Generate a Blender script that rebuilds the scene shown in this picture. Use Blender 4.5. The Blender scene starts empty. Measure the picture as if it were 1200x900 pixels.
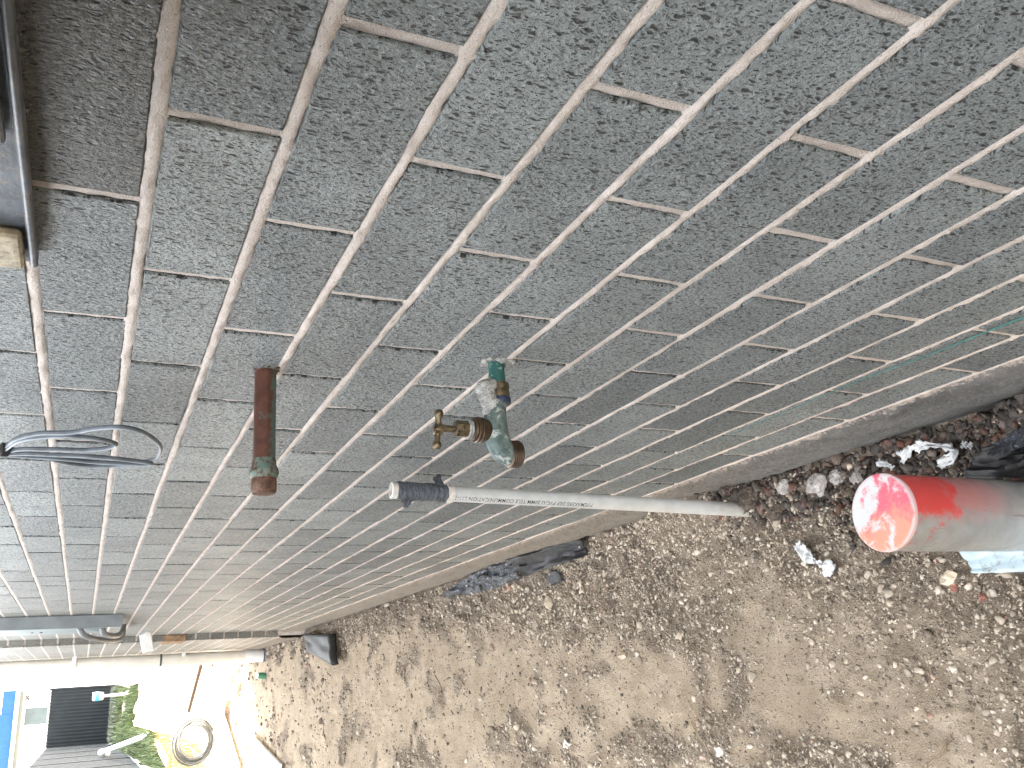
import bpy, bmesh, math, random
import numpy as np
from mathutils import Matrix, Vector

random.seed(7)
rng = np.random.default_rng(7)
SC = bpy.context.scene
COL = SC.collection

# ------------------------------------------------------------------ camera, sky, sun, exposure
CAM_LOC = np.array([-0.357739, -0.519815, 0.014636])
CAM_R = np.array([[-0.06244261, -0.42066419, -0.90506495],      # image right
                  [-0.94679108, 0.31184484, -0.07962064],       # image down
                  [0.31573339, 0.8519357, -0.4177535]])         # forward
F_PX = 1021.67                                                  # focal length for a 1200 px wide picture
cd = bpy.data.cameras.new('camera')
cam = bpy.data.objects.new('camera', cd)
COL.objects.link(cam)
m = Matrix.Identity(4)
for i in range(3):
    m[i][0] = CAM_R[0][i]; m[i][1] = -CAM_R[1][i]; m[i][2] = -CAM_R[2][i]; m[i][3] = CAM_LOC[i]
cam.matrix_world = m
cd.sensor_width = 36.0
cd.lens = F_PX * 36.0 / 1200.0
cd.clip_start = 0.01
cd.clip_end = 3000
SC.camera = cam

SUN_AZ = math.atan2(1.0, 0.80)       # towards +x +y, measured from +y to +x
SUN_EL = math.radians(46)
world = bpy.data.worlds.new('World')
SC.world = world
world.use_nodes = True
wt = world.node_tree
wt.nodes.clear()
wo = wt.nodes.new('ShaderNodeOutputWorld')
bg = wt.nodes.new('ShaderNodeBackground')
sky = wt.nodes.new('ShaderNodeTexSky')
sky.sky_type = 'NISHITA'
sky.sun_disc = False
sky.sun_elevation = SUN_EL
sky.sun_rotation = SUN_AZ
sky.air_density = 1.0
sky.dust_density = 2.5
sky.ozone_density = 0.7
bg.inputs['Strength'].default_value = 0.15
hsv = wt.nodes.new('ShaderNodeHueSaturation')          # a hazy, milky sky
hsv.inputs['Saturation'].default_value = 0.16
wt.links.new(sky.outputs[0], hsv.inputs['Color'])
wt.links.new(hsv.outputs[0], bg.inputs[0])
wt.links.new(bg.outputs[0], wo.inputs[0])

sd = bpy.data.lights.new('sun', 'SUN')
sd.energy = 3.8
sd.angle = math.radians(0.53)
sd.color = (1.0, 0.94, 0.84)
sun = bpy.data.objects.new('sun', sd)
COL.objects.link(sun)
sdir = Vector((math.sin(SUN_AZ) * math.cos(SUN_EL), math.cos(SUN_AZ) * math.cos(SUN_EL), math.sin(SUN_EL)))
sun.rotation_euler = sdir.to_track_quat('Z', 'Y').to_euler()
sun.location = (10, 10, 12)

SC.view_settings.view_transform = 'Standard'
SC.view_settings.look = 'None'
SC.view_settings.gamma = 1.0
SC.view_settings.use_curve_mapping = False
SC.view_settings.exposure = 4.08

# ------------------------------------------------------------------ helpers
PIT = 0.0833276
BL = 0.24
YEND = 7.7          # far end of the wall
YPIER = 5.3
XP = -0.038
GZ = -1.25

def smooth(a, b, t):
    t = np.clip((np.asarray(t, float) - a) / (b - a), 0, 1)
    return t * t * (3 - 2 * t)

_tab = rng.random((256, 256))
def vnoise(x, y, seed=0):
    x = np.asarray(x, float) + seed * 17.31
    y = np.asarray(y, float) + seed * 5.77
    xi = np.floor(x).astype(int); yi = np.floor(y).astype(int)
    fx = x - xi; fy = y - yi
    fx = fx * fx * (3 - 2 * fx); fy = fy * fy * (3 - 2 * fy)
    a = _tab[xi & 255, yi & 255]; b = _tab[(xi + 1) & 255, yi & 255]
    c = _tab[xi & 255, (yi + 1) & 255]; d = _tab[(xi + 1) & 255, (yi + 1) & 255]
    return (a * (1 - fx) + b * fx) * (1 - fy) + (c * (1 - fx) + d * fx) * fy

def world_loc(o):
    v = Vector((0, 0, 0))
    while o is not None:
        v = v + o.location
        o = o.parent
    return v

def tag(o, label=None, cat=None, group=None, kind=None):
    if label: o['label'] = label
    if cat: o['category'] = cat
    if group: o['group'] = group
    if kind: o['kind'] = kind
    return o

def empty(name, loc, label=None, cat=None, group=None):
    o = bpy.data.objects.new(name, None)
    COL.objects.link(o)
    o.location = loc
    o.empty_display_size = 0.05
    return tag(o, label, cat, group)

def obj(name, vf, mat, parent=None, sm=False, loc=None):
    """vf = (verts, faces) in WORLD coordinates; one mesh object."""
    v, f = vf
    me = bpy.data.meshes.new(name)
    base = Vector(loc) if loc is not None else (Vector((0, 0, 0)))
    off = world_loc(parent) + base if parent else base
    v = np.asarray(v, float) - np.array(off)
    if isinstance(f, np.ndarray):
        nf, k = f.shape
        me.vertices.add(len(v)); me.vertices.foreach_set('co', v.ravel())
        me.loops.add(nf * k); me.loops.foreach_set('vertex_index', f.ravel().astype(np.int32))
        me.polygons.add(nf)
        me.polygons.foreach_set('loop_start', np.arange(0, nf * k, k, dtype=np.int32))
        me.polygons.foreach_set('loop_total', np.full(nf, k, dtype=np.int32))
        me.update(calc_edges=True)
    else:
        me.from_pydata([tuple(p) for p in v], [], f)
        me.update()
    me.validate()
    if sm:
        me.polygons.foreach_set('use_smooth', np.ones(len(me.polygons), dtype=bool))
        if len(me.polygons) < 20000: me.set_sharp_from_angle(angle=math.radians(42))
    if mat: me.materials.append(mat)
    o = bpy.data.objects.new(name, me)
    COL.objects.link(o)
    o.location = base
    if parent: o.parent = parent
    return o

def join(*parts):
    V = []; Fs = []; n = 0
    for v, f in parts:
        v = [tuple(p) for p in v]
        V += v
        Fs += [tuple(i + n for i in ff) for ff in f]
        n += len(v)
    return V, Fs

def box(x0, x1, y0, y1, z0, z1, bev=0.0, seg=2):
    bm = bmesh.new()
    bmesh.ops.create_cube(bm, size=1)
    for v in bm.verts:
        v.co = Vector(((x0 + x1) / 2 + v.co.x * (x1 - x0), (y0 + y1) / 2 + v.co.y * (y1 - y0), (z0 + z1) / 2 + v.co.z * (z1 - z0)))
    if bev > 0:
        bmesh.ops.bevel(bm, geom=bm.edges[:], offset=bev, segments=seg, affect='EDGES', profile=0.6)
    r = ([tuple(v.co) for v in bm.verts], [])
    bm.verts.index_update()
    r = ([tuple(v.co) for v in bm.verts], [tuple(v.index for v in f.verts) for f in bm.faces])
    bm.free()
    return r

def xform(vf, M):
    return [tuple(M @ Vector(p)) for p in vf[0]], vf[1]

def tube(path, rad, n=12, caps=True, flat=1.0, flatdir=None):
    P = [Vector(p) for p in path]
    if not isinstance(rad, (list, tuple)): rad = [rad] * len(P)
    V = []; Fc = []
    T = []
    for i in range(len(P)):
        a = P[max(i - 1, 0)]; b = P[min(i + 1, len(P) - 1)]
        T.append((b - a).normalized())
    ref = Vector(flatdir) if flatdir else (Vector((0, 0, 1)) if abs(T[0].z) < 0.9 else Vector((1, 0, 0)))
    u = (ref - T[0] * ref.dot(T[0])).normalized()
    for i, p in enumerate(P):
        if flatdir:
            u = Vector(flatdir)
        u = (u - T[i] * u.dot(T[i]))
        if u.length < 1e-6: u = T[i].orthogonal()
        u.normalize()
        w = T[i].cross(u)
        for k in range(n):
            a = 2 * math.pi * k / n
            V.append(tuple(p + u * (math.cos(a) * rad[i] * flat) + w * (math.sin(a) * rad[i])))
    for i in range(len(P) - 1):
        for k in range(n):
            a = i * n + k; b = i * n + (k + 1) % n
            Fc.append((a, b, b + n, a + n))
    if caps:
        Fc.append(tuple(range(n - 1, -1, -1)))
        Fc.append(tuple(range((len(P) - 1) * n, len(P) * n)))
    return V, Fc

def lathe(profile, origin, axis, n=24, caps=True, ph=0.0):
    """profile: list of (radius, distance along axis)."""
    o = Vector(origin); ax = Vector(axis).normalized()
    u = ax.orthogonal().normalized(); w = ax.cross(u)
    V = []; Fc = []
    for r, h in profile:
        for k in range(n):
            a = 2 * math.pi * k / n + ph
            V.append(tuple(o + ax * h + u * (math.cos(a) * r) + w * (math.sin(a) * r)))
    for i in range(len(profile) - 1):
        for k in range(n):
            a = i * n + k; b = i * n + (k + 1) % n
            Fc.append((a, b, b + n, a + n))
    if caps:
        Fc.append(tuple(range(n - 1, -1, -1)))
        Fc.append(tuple(range((len(profile) - 1) * n, len(profile) * n)))
    return V, Fc

def spline(pts, sub=6):
    P = [Vector(p) for p in pts]
    out = []
    for i in range(len(P) - 1):
        p0 = P[max(i - 1, 0)]; p1 = P[i]; p2 = P[i + 1]; p3 = P[min(i + 2, len(P) - 1)]
        for s in range(sub):
            t = s / sub
            out.append(0.5 * ((2 * p1) + (p2 - p0) * t + (2 * p0 - 5 * p1 + 4 * p2 - p3) * t * t + (3 * p1 - p0 - 3 * p2 + p3) * t ** 3))
    out.append(P[-1])
    return out

def blob(c, r, sub=2, jit=0.2, seed=0, scale=(1, 1, 1), freq=2.0):
    bm = bmesh.new()
    bmesh.ops.create_icosphere(bm, subdivisions=sub, radius=1.0)
    rs = random.Random(seed)
    ox, oy = rs.random() * 90, rs.random() * 90
    V = []
    for v in bm.verts:
        d = v.co
        k = 1 + jit * 2 * (float(vnoise(d.x * freq + ox + d.z * 1.7, d.y * freq + oy - d.z * 1.3)) - 0.5)
        k += jit * 0.8 * (float(vnoise(d.x * freq * 2.7 + oy, d.y * freq * 2.7 + ox + d.z * 4)) - 0.5)
        V.append((c[0] + d.x * r * k * scale[0], c[1] + d.y * r * k * scale[1], c[2] + d.z * r * k * scale[2]))
    bm.verts.index_update()
    Fc = [tuple(v.index for v in f.verts) for f in bm.faces]
    bm.free()
    return V, Fc

# ------------------------------------------------------------------ materials
class NT:
    def __init__(s, name, rough=0.6, spec=0.5, metal=0.0):
        s.mat = bpy.data.materials.new(name)
        s.mat.use_nodes = True
        s.t = s.mat.node_tree
        s.b = s.t.nodes['Principled BSDF']
        s.b.inputs['Roughness'].default_value = rough
        s.b.inputs['Specular IOR Level'].default_value = spec
        s.b.inputs['Metallic'].default_value = metal
    def n(s, typ, ins=None, **props):
        nd = s.t.nodes.new(typ)
        for k, v in props.items(): setattr(nd, k, v)
        for k, v in (ins or {}).items(): s.put(nd.inputs[k], v)
        return nd
    def put(s, sock, v):
        if isinstance(v, bpy.types.NodeSocket): s.t.links.new(v, sock)
        elif isinstance(v, (tuple, list)) and len(v) == 3 and sock.type == 'RGBA': sock.default_value = (*v, 1)
        else: sock.default_value = v
    def set(s, **k):
        for a, v in k.items(): s.put(s.b.inputs[a.replace('_', ' ')], v)
    def pos(s):
        return s.n('ShaderNodeNewGeometry').outputs['Position']
    def objco(s):
        return s.n('ShaderNodeTexCoord').outputs['Object']
    def vmul(s, v, k):
        return s.n('ShaderNodeVectorMath', {0: v, 1: k}, operation='MULTIPLY').outputs[0]
    def noise(s, v, scale, detail=3, rough=0.55, dist=0.0):
        return s.n('ShaderNodeTexNoise', {'Vector': v, 'Scale': scale, 'Detail': detail, 'Roughness': rough, 'Distortion': dist}).outputs['Fac']
    def rng(s, v, a, b, c=0.0, d=1.0, sm=True):
        return s.n('ShaderNodeMapRange', {'Value': v, 'From Min': a, 'From Max': b, 'To Min': c, 'To Max': d},
                   interpolation_type='SMOOTHSTEP' if sm else 'LINEAR').outputs[0]
    def mix(s, f, a, b, mode='MIX'):
        nd = s.n('ShaderNodeMix', data_type='RGBA', blend_type=mode)
        s.put(nd.inputs[0], f); s.put(nd.inputs[6], a); s.put(nd.inputs[7], b)
        return nd.outputs[2]
    def math(s, op, a, b=0.0, c=None):
        nd = s.n('ShaderNodeMath', operation=op)
        s.put(nd.inputs[0], a); s.put(nd.inputs[1], b)
        if c is not None: s.put(nd.inputs[2], c)
        return nd.outputs[0]
    def sep(s, v):
        return s.n('ShaderNodeSeparateXYZ', {0: v}).outputs
    def ramp(s, f, stops):
        nd = s.n('ShaderNodeValToRGB', {0: f})
        el = nd.color_ramp.elements
        while len(el) < len(stops): el.new(0.5)
        for e, (p, c) in zip(el, stops):
            e.position = p; e.color = (*c, 1)
        return nd.outputs[0]
    def bump(s, h, strength=0.5, dist=0.002):
        nd = s.n('ShaderNodeBump', {'Height': h, 'Strength': strength, 'Distance': dist})
        s.t.links.new(nd.outputs[0], s.b.inputs['Normal'])
    def island(s):
        return s.n('ShaderNodeNewGeometry').outputs['Random Per Island']
    def objrand(s):
        return s.n('ShaderNodeObjectInfo').outputs['Random']

def simple(name, col, rough=0.6, var=0.25, scale=20, bump=0.0, bd=0.002, metal=0.0, spec=0.5, dirt=None):
    t = NT(name, rough, spec, metal)
    p = t.pos()
    a = t.noise(p, scale, 4)
    c = t.mix(t.rng(a, 0.3, 0.7), tuple(x * (1 - var) for x in col), tuple(min(1, x * (1 + var)) for x in col))
    if dirt:
        d = t.noise(p, scale * 2.3, 5, 0.65)
        c = t.mix(t.rng(d, 0.52, 0.68, 0, dirt[1]), c, dirt[0])
    t.set(Base_Color=c)
    if bump: t.bump(t.noise(p, scale * 6, 4), bump, bd)
    return t.mat

M = {}
# bricks: blue grey, dragged wire-cut face with torn pits running up and down
t = NT('brick_face', 0.5, 0.5)
p = t.pos()
st = t.vmul(p, (1.0, 1.0, 0.60))
wob = t.n('ShaderNodeVectorMath', {0: st, 1: t.vmul(t.n('ShaderNodeTexNoise', {'Vector': p, 'Scale': 140.0, 'Detail': 3}).outputs['Color'], (0.004, 0.005, 0.003))}, operation='ADD').outputs[0]
n1 = t.noise(wob, 420, 4, 0.60)
n2 = t.noise(t.vmul(wob, (1, 1, 0.55)), 260, 4, 0.65)
n3 = t.noise(p, 9, 4, 0.6)
n5 = t.noise(p, 190, 3, 0.55)
wx, wy, wz = t.sep(wob)
def vpits(scale, zs, lo, rmax, off):
    v = t.n('ShaderNodeCombineXYZ', {0: t.math('ADD', t.math('ADD', wy, wx), off), 1: t.math('MULTIPLY', wz, zs), 2: 0.0}).outputs[0]
    vo = t.n('ShaderNodeTexVoronoi', {'Vector': v, 'Scale': scale}, voronoi_dimensions='2D', feature='F1')
    rad = t.rng(t.sep(vo.outputs['Color'])[0], lo, 1.0, 0.0, rmax, False)
    return t.n('ShaderNodeClamp', {'Value': t.math('MULTIPLY', t.math('SUBTRACT', rad, vo.outputs['Distance']), 7.0)}).outputs[0]
pitA = vpits(215, 0.66, 0.45, 0.37, 0.0)
pitB = vpits(400, 0.85, 0.25, 0.42, 3.7)
pitC = t.rng(n1, 0.40, 0.35)
pit = t.math('MAXIMUM', pitA, t.math('MAXIMUM', t.math('MULTIPLY', pitB, 0.9), t.math('MULTIPLY', pitC, 0.6)))
rnd = t.math('FRACT', t.math('ADD', t.objrand(), t.island()))
base = t.mix(t.rng(n3, 0.3, 0.7), (0.190, 0.211, 0.211), (0.260, 0.288, 0.287))
warm = t.mix(t.rng(rnd, 0.0, 1.0, 0, 1, False), (0.72, 0.73, 0.74), (1.25, 1.25, 1.23))
base = t.mix(1.0, base, warm, 'MULTIPLY')
farglow = t.math('ADD', t.sep(p)[1], t.math('MULTIPLY', t.math('SUBTRACT', n3, 0.5), 2.0))
base = t.mix(t.rng(farglow, 0.8, 4.5, 0, 0.60), base, (0.42, 0.385, 0.32))  # warm bounce light painted into the brick colour, growing towards the far end
efl = t.rng(t.noise(p, 5.5, 4, 0.7), 0.60, 0.78, 0, 0.5)
base = t.mix(efl, base, (0.48, 0.51, 0.51))
base = t.mix(t.rng(n1, 0.53, 0.64, 0, 0.6), base, (0.38, 0.415, 0.41))  # raised grain painted lighter, standing in for weak highlights
col = t.mix(t.math('MULTIPLY', pit, 0.94), base, (0.016, 0.016, 0.016))  # pits coloured near black, painting in the shade inside them
rst = t.rng(t.noise(p, 60, 3, 0.7), 0.72, 0.80, 0, 0.5)
col = t.mix(rst, col, (0.12, 0.06, 0.04))
t.set(Base_Color=col, Roughness=t.rng(n5, 0.3, 0.7, 0.36, 0.62))
h = t.math('ADD', t.math('MULTIPLY', n1, 1.3), t.math('MULTIPLY', n2, 0.9))
h = t.math('ADD', h, t.math('MULTIPLY', n5, 1.1))
h = t.math('SUBTRACT', h, t.math('MULTIPLY', pit, 1.3))
t.bump(h, 1.0, 0.0042)
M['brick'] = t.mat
M['brick_dark'] = t.mat.copy()  # same brick face with its whole colour multiplied darker
M['brick_dark'].name = 'brick_face_darker'
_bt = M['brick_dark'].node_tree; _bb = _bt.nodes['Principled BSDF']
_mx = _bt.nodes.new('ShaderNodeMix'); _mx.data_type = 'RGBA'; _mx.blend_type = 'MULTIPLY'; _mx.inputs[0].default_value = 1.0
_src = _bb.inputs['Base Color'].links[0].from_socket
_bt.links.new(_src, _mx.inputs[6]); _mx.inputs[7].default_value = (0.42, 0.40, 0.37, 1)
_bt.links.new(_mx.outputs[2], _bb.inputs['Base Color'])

t = NT('mortar', 0.9, 0.2)
p = t.pos()
a = t.noise(p, 620, 4, 0.7); b = t.noise(p, 25, 4, 0.6); c = t.noise(p, 360, 4, 0.65)
col = t.mix(t.rng(b, 0.3, 0.7), (0.64, 0.56, 0.495), (0.80, 0.725, 0.66))
col = t.mix(t.rng(c, 0.38, 0.27, 0, 0.8), col, (0.15, 0.12, 0.10))
col = t.mix(t.rng(a, 0.42, 0.30, 0, 0.45), col, (0.30, 0.25, 0.21))
t.set(Base_Color=col)
t.bump(t.math('ADD', a, t.math('MULTIPLY', c, 1.2)), 1.0, 0.0022)
M['mortar'] = t.mat

t = NT('footing_render', 0.85, 0.25)
p = t.pos()
a = t.noise(p, 420, 4, 0.65); b = t.noise(t.vmul(p, (1, 0.35, 1)), 30, 4, 0.65)
z = t.sep(p)[2]
d = t.noise(p, 150, 5, 0.7); e = t.noise(p, 700, 3, 0.6)
col = t.mix(t.rng(b, 0.3, 0.7), (0.16, 0.158, 0.152), (0.25, 0.245, 0.235))
col = t.mix(t.rng(d, 0.52, 0.66, 0, 0.7), col, (0.36, 0.335, 0.30))
zz = t.math('ADD', z, t.math('MULTIPLY', t.math('SUBTRACT', d, 0.5), 0.05))
col = t.mix(t.rng(zz, -1.094, -1.086, 0, 0.9), col, (0.60, 0.51, 0.44))
yv = t.sep(p)[1]
dust = t.math('MULTIPLY', t.rng(t.math('ADD', yv, t.math('MULTIPLY', t.math('SUBTRACT', d, 0.5), 1.5)), 0.55, 1.3), t.rng(d, 0.35, 0.62, 0.25, 0.85))
col = t.mix(dust, col, (0.40, 0.335, 0.26))
col = t.mix(t.rng(a, 0.42, 0.30, 0, 0.6), col, (0.08, 0.075, 0.07))
t.set(Base_Color=col)
t.bump(t.math('ADD', t.math('ADD', t.math('MULTIPLY', a, 0.8), t.math('MULTIPLY', d, 1.6)), t.math('MULTIPLY', e, 0.4)), 1.0, 0.006)
M['footing'] = t.mat

# bare earth: pale tan where trodden, greyer where the gravel lies
t = NT('earth', 0.95, 0.15)
p = t.pos()
g = t.n('ShaderNodeAttribute', attribute_name='gravel').outputs['Fac']
a = t.noise(p, 14, 5, 0.65); b = t.noise(p, 130, 4, 0.7); c = t.noise(p, 420, 3, 0.6)
tan = t.mix(t.rng(a, 0.3, 0.7), (0.53, 0.42, 0.30), (0.69, 0.565, 0.425))
gry = t.mix(t.rng(a, 0.3, 0.7), (0.20, 0.16, 0.125), (0.37, 0.305, 0.24))
col = t.mix(g, tan, gry)
col = t.mix(t.rng(b, 0.40, 0.28, 0, 0.65), col, (0.17, 0.13, 0.10))
col = t.mix(t.rng(c, 0.60, 0.72, 0, 0.6), col, (0.68, 0.60, 0.50))
t.set(Base_Color=col)
t.bump(t.math('ADD', t.math('MULTIPLY', b, 1.6), t.math('MULTIPLY', c, 1.0)), 1.0, 0.008)
M['earth'] = t.mat

t = NT('gravel_stone', 0.85, 0.25)
p = t.pos()
r = t.island()
col = t.ramp(r, [(0.0, (0.06, 0.047, 0.037)), (0.25, (0.18, 0.145, 0.115)), (0.5, (0.37, 0.31, 0.245)), (0.78, (0.52, 0.44, 0.345)), (0.97, (0.62, 0.56, 0.48)), (0.995, (0.30, 0.16, 0.12))])
col = t.mix(t.rng(t.noise(p, 300, 3), 0.3, 0.7, 0.0, 0.4), col, (0.58, 0.49, 0.38))
t.set(Base_Color=col)
t.bump(t.noise(p, 900, 3), 0.5, 0.0008)
M['gravel'] = t.mat

t = NT('trench_gravel_stone', 0.75, 0.35)
p = t.pos()
r = t.island()
col = t.ramp(r, [(0.0, (0.025, 0.022, 0.02)), (0.35, (0.06, 0.05, 0.042)), (0.6, (0.09, 0.08, 0.07)), (0.82, (0.13, 0.095, 0.07)), (0.93, (0.13, 0.045, 0.03)), (1.0, (0.22, 0.20, 0.18))])
col = t.mix(t.rng(t.noise(p, 250, 3), 0.4, 0.7, 0.0, 0.3), col, (0.16, 0.135, 0.11))
t.set(Base_Color=col)
t.bump(t.noise(p, 700, 3), 0.5, 0.001)
M['trench'] = t.mat

M['lump'] = simple('mortar_lump_grey', (0.40, 0.37, 0.34), 0.9, 0.25, 60, 0.8, 0.003)
M['clod'] = simple('damp_earth_clod', (0.11, 0.085, 0.065), 0.95, 0.45, 60, 1.0, 0.006, dirt=((0.30, 0.25, 0.20), 0.7))
M['pale_stone'] = simple('pale_stone', (0.55, 0.46, 0.34), 0.85, 0.2, 80, 0.4, 0.001)
M['red_chip'] = simple('red_brick_chip', (0.30, 0.12, 0.085), 0.85, 0.4, 120, 0.8, 0.002, dirt=((0.42, 0.34, 0.27), 0.8))
M['white_chip'] = simple('white_chip', (0.74, 0.71, 0.66), 0.8, 0.1, 60, 0.4, 0.001)

# tap and pipes
t = NT('verdigris_brass', 0.7, 0.4, 0.0)
p = t.pos()
a = t.noise(p, 90, 5, 0.6); b = t.noise(p, 260, 4, 0.65)
col = t.mix(t.rng(a, 0.35, 0.65), (0.055, 0.085, 0.08), (0.15, 0.195, 0.185))
e = t.noise(p, 55, 5, 0.7, 0.5)
col = t.mix(t.rng(e, 0.56, 0.62), col, (0.38, 0.40, 0.37))
col = t.mix(t.rng(b, 0.45, 0.33, 0, 0.85), col, (0.06, 0.052, 0.035))
t.set(Base_Color=col)
t.bump(t.math('ADD', b, a), 0.7, 0.0012)
M['verdigris'] = t.mat
t = NT('green_paint', 0.45, 0.5)
p = t.pos(); a = t.noise(p, 170, 4, 0.6)
col = t.mix(t.rng(a, 0.56, 0.66), (0.016, 0.085, 0.075), (0.25, 0.32, 0.30))
col = t.mix(t.rng(a, 0.36, 0.28), col, (0.05, 0.06, 0.05))
t.set(Base_Color=col); t.bump(a, 0.5, 0.001)
M['green_paint'] = t.mat
t = NT('old_brass', 0.42, 0.5, 0.75)
p = t.pos(); a = t.noise(p, 150, 4, 0.6)
col = t.mix(t.rng(a, 0.3, 0.7), (0.085, 0.066, 0.04), (0.20, 0.16, 0.10))
t.set(Base_Color=col, Roughness=t.rng(a, 0.3, 0.7, 0.24, 0.5)); t.bump(t.noise(p, 600, 2), 0.3, 0.0004)
M['brass'] = t.mat
M['brown_brass'] = simple('brown_brass', (0.07, 0.045, 0.025), 0.45, 0.35, 120, 0.3, 0.0004, metal=0.5)
M['blue_band'] = simple('blue_plastic_band', (0.02, 0.03, 0.065), 0.4, 0.3, 90)
M['putty'] = simple('white_putty', (0.40, 0.395, 0.37), 0.9, 0.3, 130, 1.0, 0.002, dirt=((0.12, 0.135, 0.125), 0.8))
M['chip'] = simple('chipped_brick_brown', (0.085, 0.055, 0.04), 0.9, 0.5, 150, 0.5, 0.001)
M['dark'] = simple('dark_cavity_brown', (0.035, 0.028, 0.022), 0.9, 0.3, 60)
t = NT('copper_pipe', 0.45, 0.5, 0.35)
p = t.pos(); a = t.noise(p, 60, 4, 0.6); b = t.noise(p, 160, 4, 0.65)
z = t.sep(p)[2]
col = t.mix(t.rng(a, 0.3, 0.7), (0.075, 0.030, 0.021), (0.13, 0.056, 0.038))
e = t.noise(p, 38, 5, 0.75, 0.6)
grn = t.math('ADD', t.rng(z, -0.149, -0.163), t.math('ADD', t.math('MULTIPLY', t.math('SUBTRACT', b, 0.5), 1.6), t.math('MULTIPLY', t.math('SUBTRACT', e, 0.5), 2.4)))
col = t.mix(t.rng(grn, 0.35, 1.0, 0, 0.85), col, (0.10, 0.17, 0.145))
pale = t.math('ADD', t.rng(z, -0.143, -0.1375, 0, 0.5), t.math('MULTIPLY', t.math('SUBTRACT', a, 0.5), 1.6))
col = t.mix(t.rng(pale, 0.45, 0.7), col, (0.40, 0.34, 0.30))
t.set(Base_Color=col); t.bump(b, 0.4, 0.0008)
M['copper'] = t.mat
t = NT('copper_collar', 0.6, 0.4, 0.2)
p = t.pos(); b = t.noise(p, 130, 4, 0.65)
col = t.mix(t.rng(b, 0.40, 0.56), (0.10, 0.036, 0.024), (0.13, 0.19, 0.16))
col = t.mix(t.rng(b, 0.62, 0.70), col, (0.28, 0.21, 0.17))
t.set(Base_Color=col); t.bump(b, 0.6, 0.001)
M['copper_collar'] = t.mat
t = NT('copper_cap', 0.55, 0.4, 0.25)
p = t.pos(); b = t.noise(p, 110, 4, 0.65)
col = t.mix(t.rng(b, 0.3, 0.7), (0.06, 0.03, 0.02), (0.19, 0.105, 0.075))
col = t.mix(t.rng(b, 0.60, 0.68), col, (0.13, 0.18, 0.15))
t.set(Base_Color=col); t.bump(b, 0.5, 0.001)
M['copper_cap'] = t.mat

t = NT('conduit_pvc', 0.35, 0.5)
oc = t.pos()
z = t.sep(oc)[2]; a = t.noise(oc, 40, 5, 0.65)
col = t.mix(t.rng(a, 0.3, 0.7), (0.53, 0.545, 0.54), (0.62, 0.63, 0.62))
dz = t.math('ADD', z, t.math('MULTIPLY', t.math('SUBTRACT', a, 0.5), 0.12))
col = t.mix(t.rng(dz, -1.10, -1.26, 0, 0.75), col, (0.36, 0.31, 0.22))
t.set(Base_Color=col)
M['conduit'] = t.mat
M['conduit_end'] = simple('conduit_white_end', (0.68, 0.65, 0.60), 0.6, 0.15, 120, 0.3, 0.001, dirt=((0.35, 0.28, 0.2), 0.5))
t = NT('duct_tape', 0.33, 0.5)
p = t.pos(); a = t.noise(t.vmul(p, (1, 1, 2.2)), 85, 4, 0.6)
t.set(Base_Color=t.mix(t.rng(a, 0.3, 0.7), (0.055, 0.065, 0.08), (0.12, 0.135, 0.155)))
t.bump(a, 1.0, 0.005)
M['tape'] = t.mat
M['ink'] = simple('black_ink', (0.03, 0.03, 0.035), 0.6, 0.2, 300)

t = NT('stormwater_pipe_paint', 0.38, 0.5)
oc = t.objco()
x, y, z = t.sep(oc)
a = t.noise(oc, 28, 4, 0.55); b = t.noise(oc, 90, 4, 0.65); sc = t.noise(t.vmul(oc, (1, 1, 0.12)), 160, 4, 0.6)
col = t.mix(t.rng(a, 0.3, 0.7), (0.235, 0.238, 0.228), (0.315, 0.318, 0.305))
col = t.mix(t.rng(sc, 0.62, 0.74, 0, 0.6), col, (0.15, 0.125, 0.10))
nz = t.math('MULTIPLY', t.math('SUBTRACT', a, 0.5), 0.12)
nx = t.math('MULTIPLY', t.math('SUBTRACT', b, 0.5), 0.05)
soft = t.math('MULTIPLY', t.rng(t.math('ADD', z, nz), 0.05, 0.19), t.rng(t.math('ADD', x, nx), -0.030, 0.015))
col = t.mix(t.math('MULTIPLY', soft, 0.75), col, (0.48, 0.15, 0.14))
hard = t.math('MULTIPLY', t.rng(t.math('ADD', z, nz), 0.19, 0.215), t.rng(t.math('ADD', x, nx), -0.024, -0.004))
col = t.mix(hard, col, (0.58, 0.065, 0.060))
spl = t.math('MULTIPLY', t.rng(b, 0.56, 0.64), t.rng(t.math('ADD', z, nz), 0.19, 0.25))
col = t.mix(t.math('MULTIPLY', spl, 0.75), col, (0.50, 0.085, 0.08))
t.set(Base_Color=col, Roughness=t.rng(b, 0.3, 0.7, 0.3, 0.5))
M['storm'] = t.mat
t = NT('stormwater_cap_paint', 0.55, 0.4)
oc = t.objco()
x, y, z = t.sep(oc)
a = t.noise(oc, 26, 4, 0.6, 0.6); b = t.noise(oc, 75, 5, 0.65, 0.3)
g1 = t.math('ADD', t.math('MULTIPLY', x, -9.0), t.math('MULTIPLY', t.math('SUBTRACT', b, 0.5), 1.0))
pink = t.mix(t.rng(g1, -0.15, 0.25), (0.60, 0.12, 0.17), (0.62, 0.29, 0.20))
wm = t.math('ADD', t.math('ADD', a, t.math('MULTIPLY', t.math('SUBTRACT', b, 0.5), 0.5)), t.math('ADD', t.math('MULTIPLY', y, 3.5), t.math('MULTIPLY', x, 2.0)))
col = t.mix(t.rng(wm, 0.46, 0.62), pink, (0.58, 0.575, 0.57))
rr = t.math('SQRT', t.math('ADD', t.math('MULTIPLY', x, x), t.math('MULTIPLY', y, y)))
col = t.mix(t.rng(t.math('ADD', rr, t.math('MULTIPLY', t.math('SUBTRACT', a, 0.5), 0.02)), 0.050, 0.054, 0, 0.8), col, (0.62, 0.50, 0.50))
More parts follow.
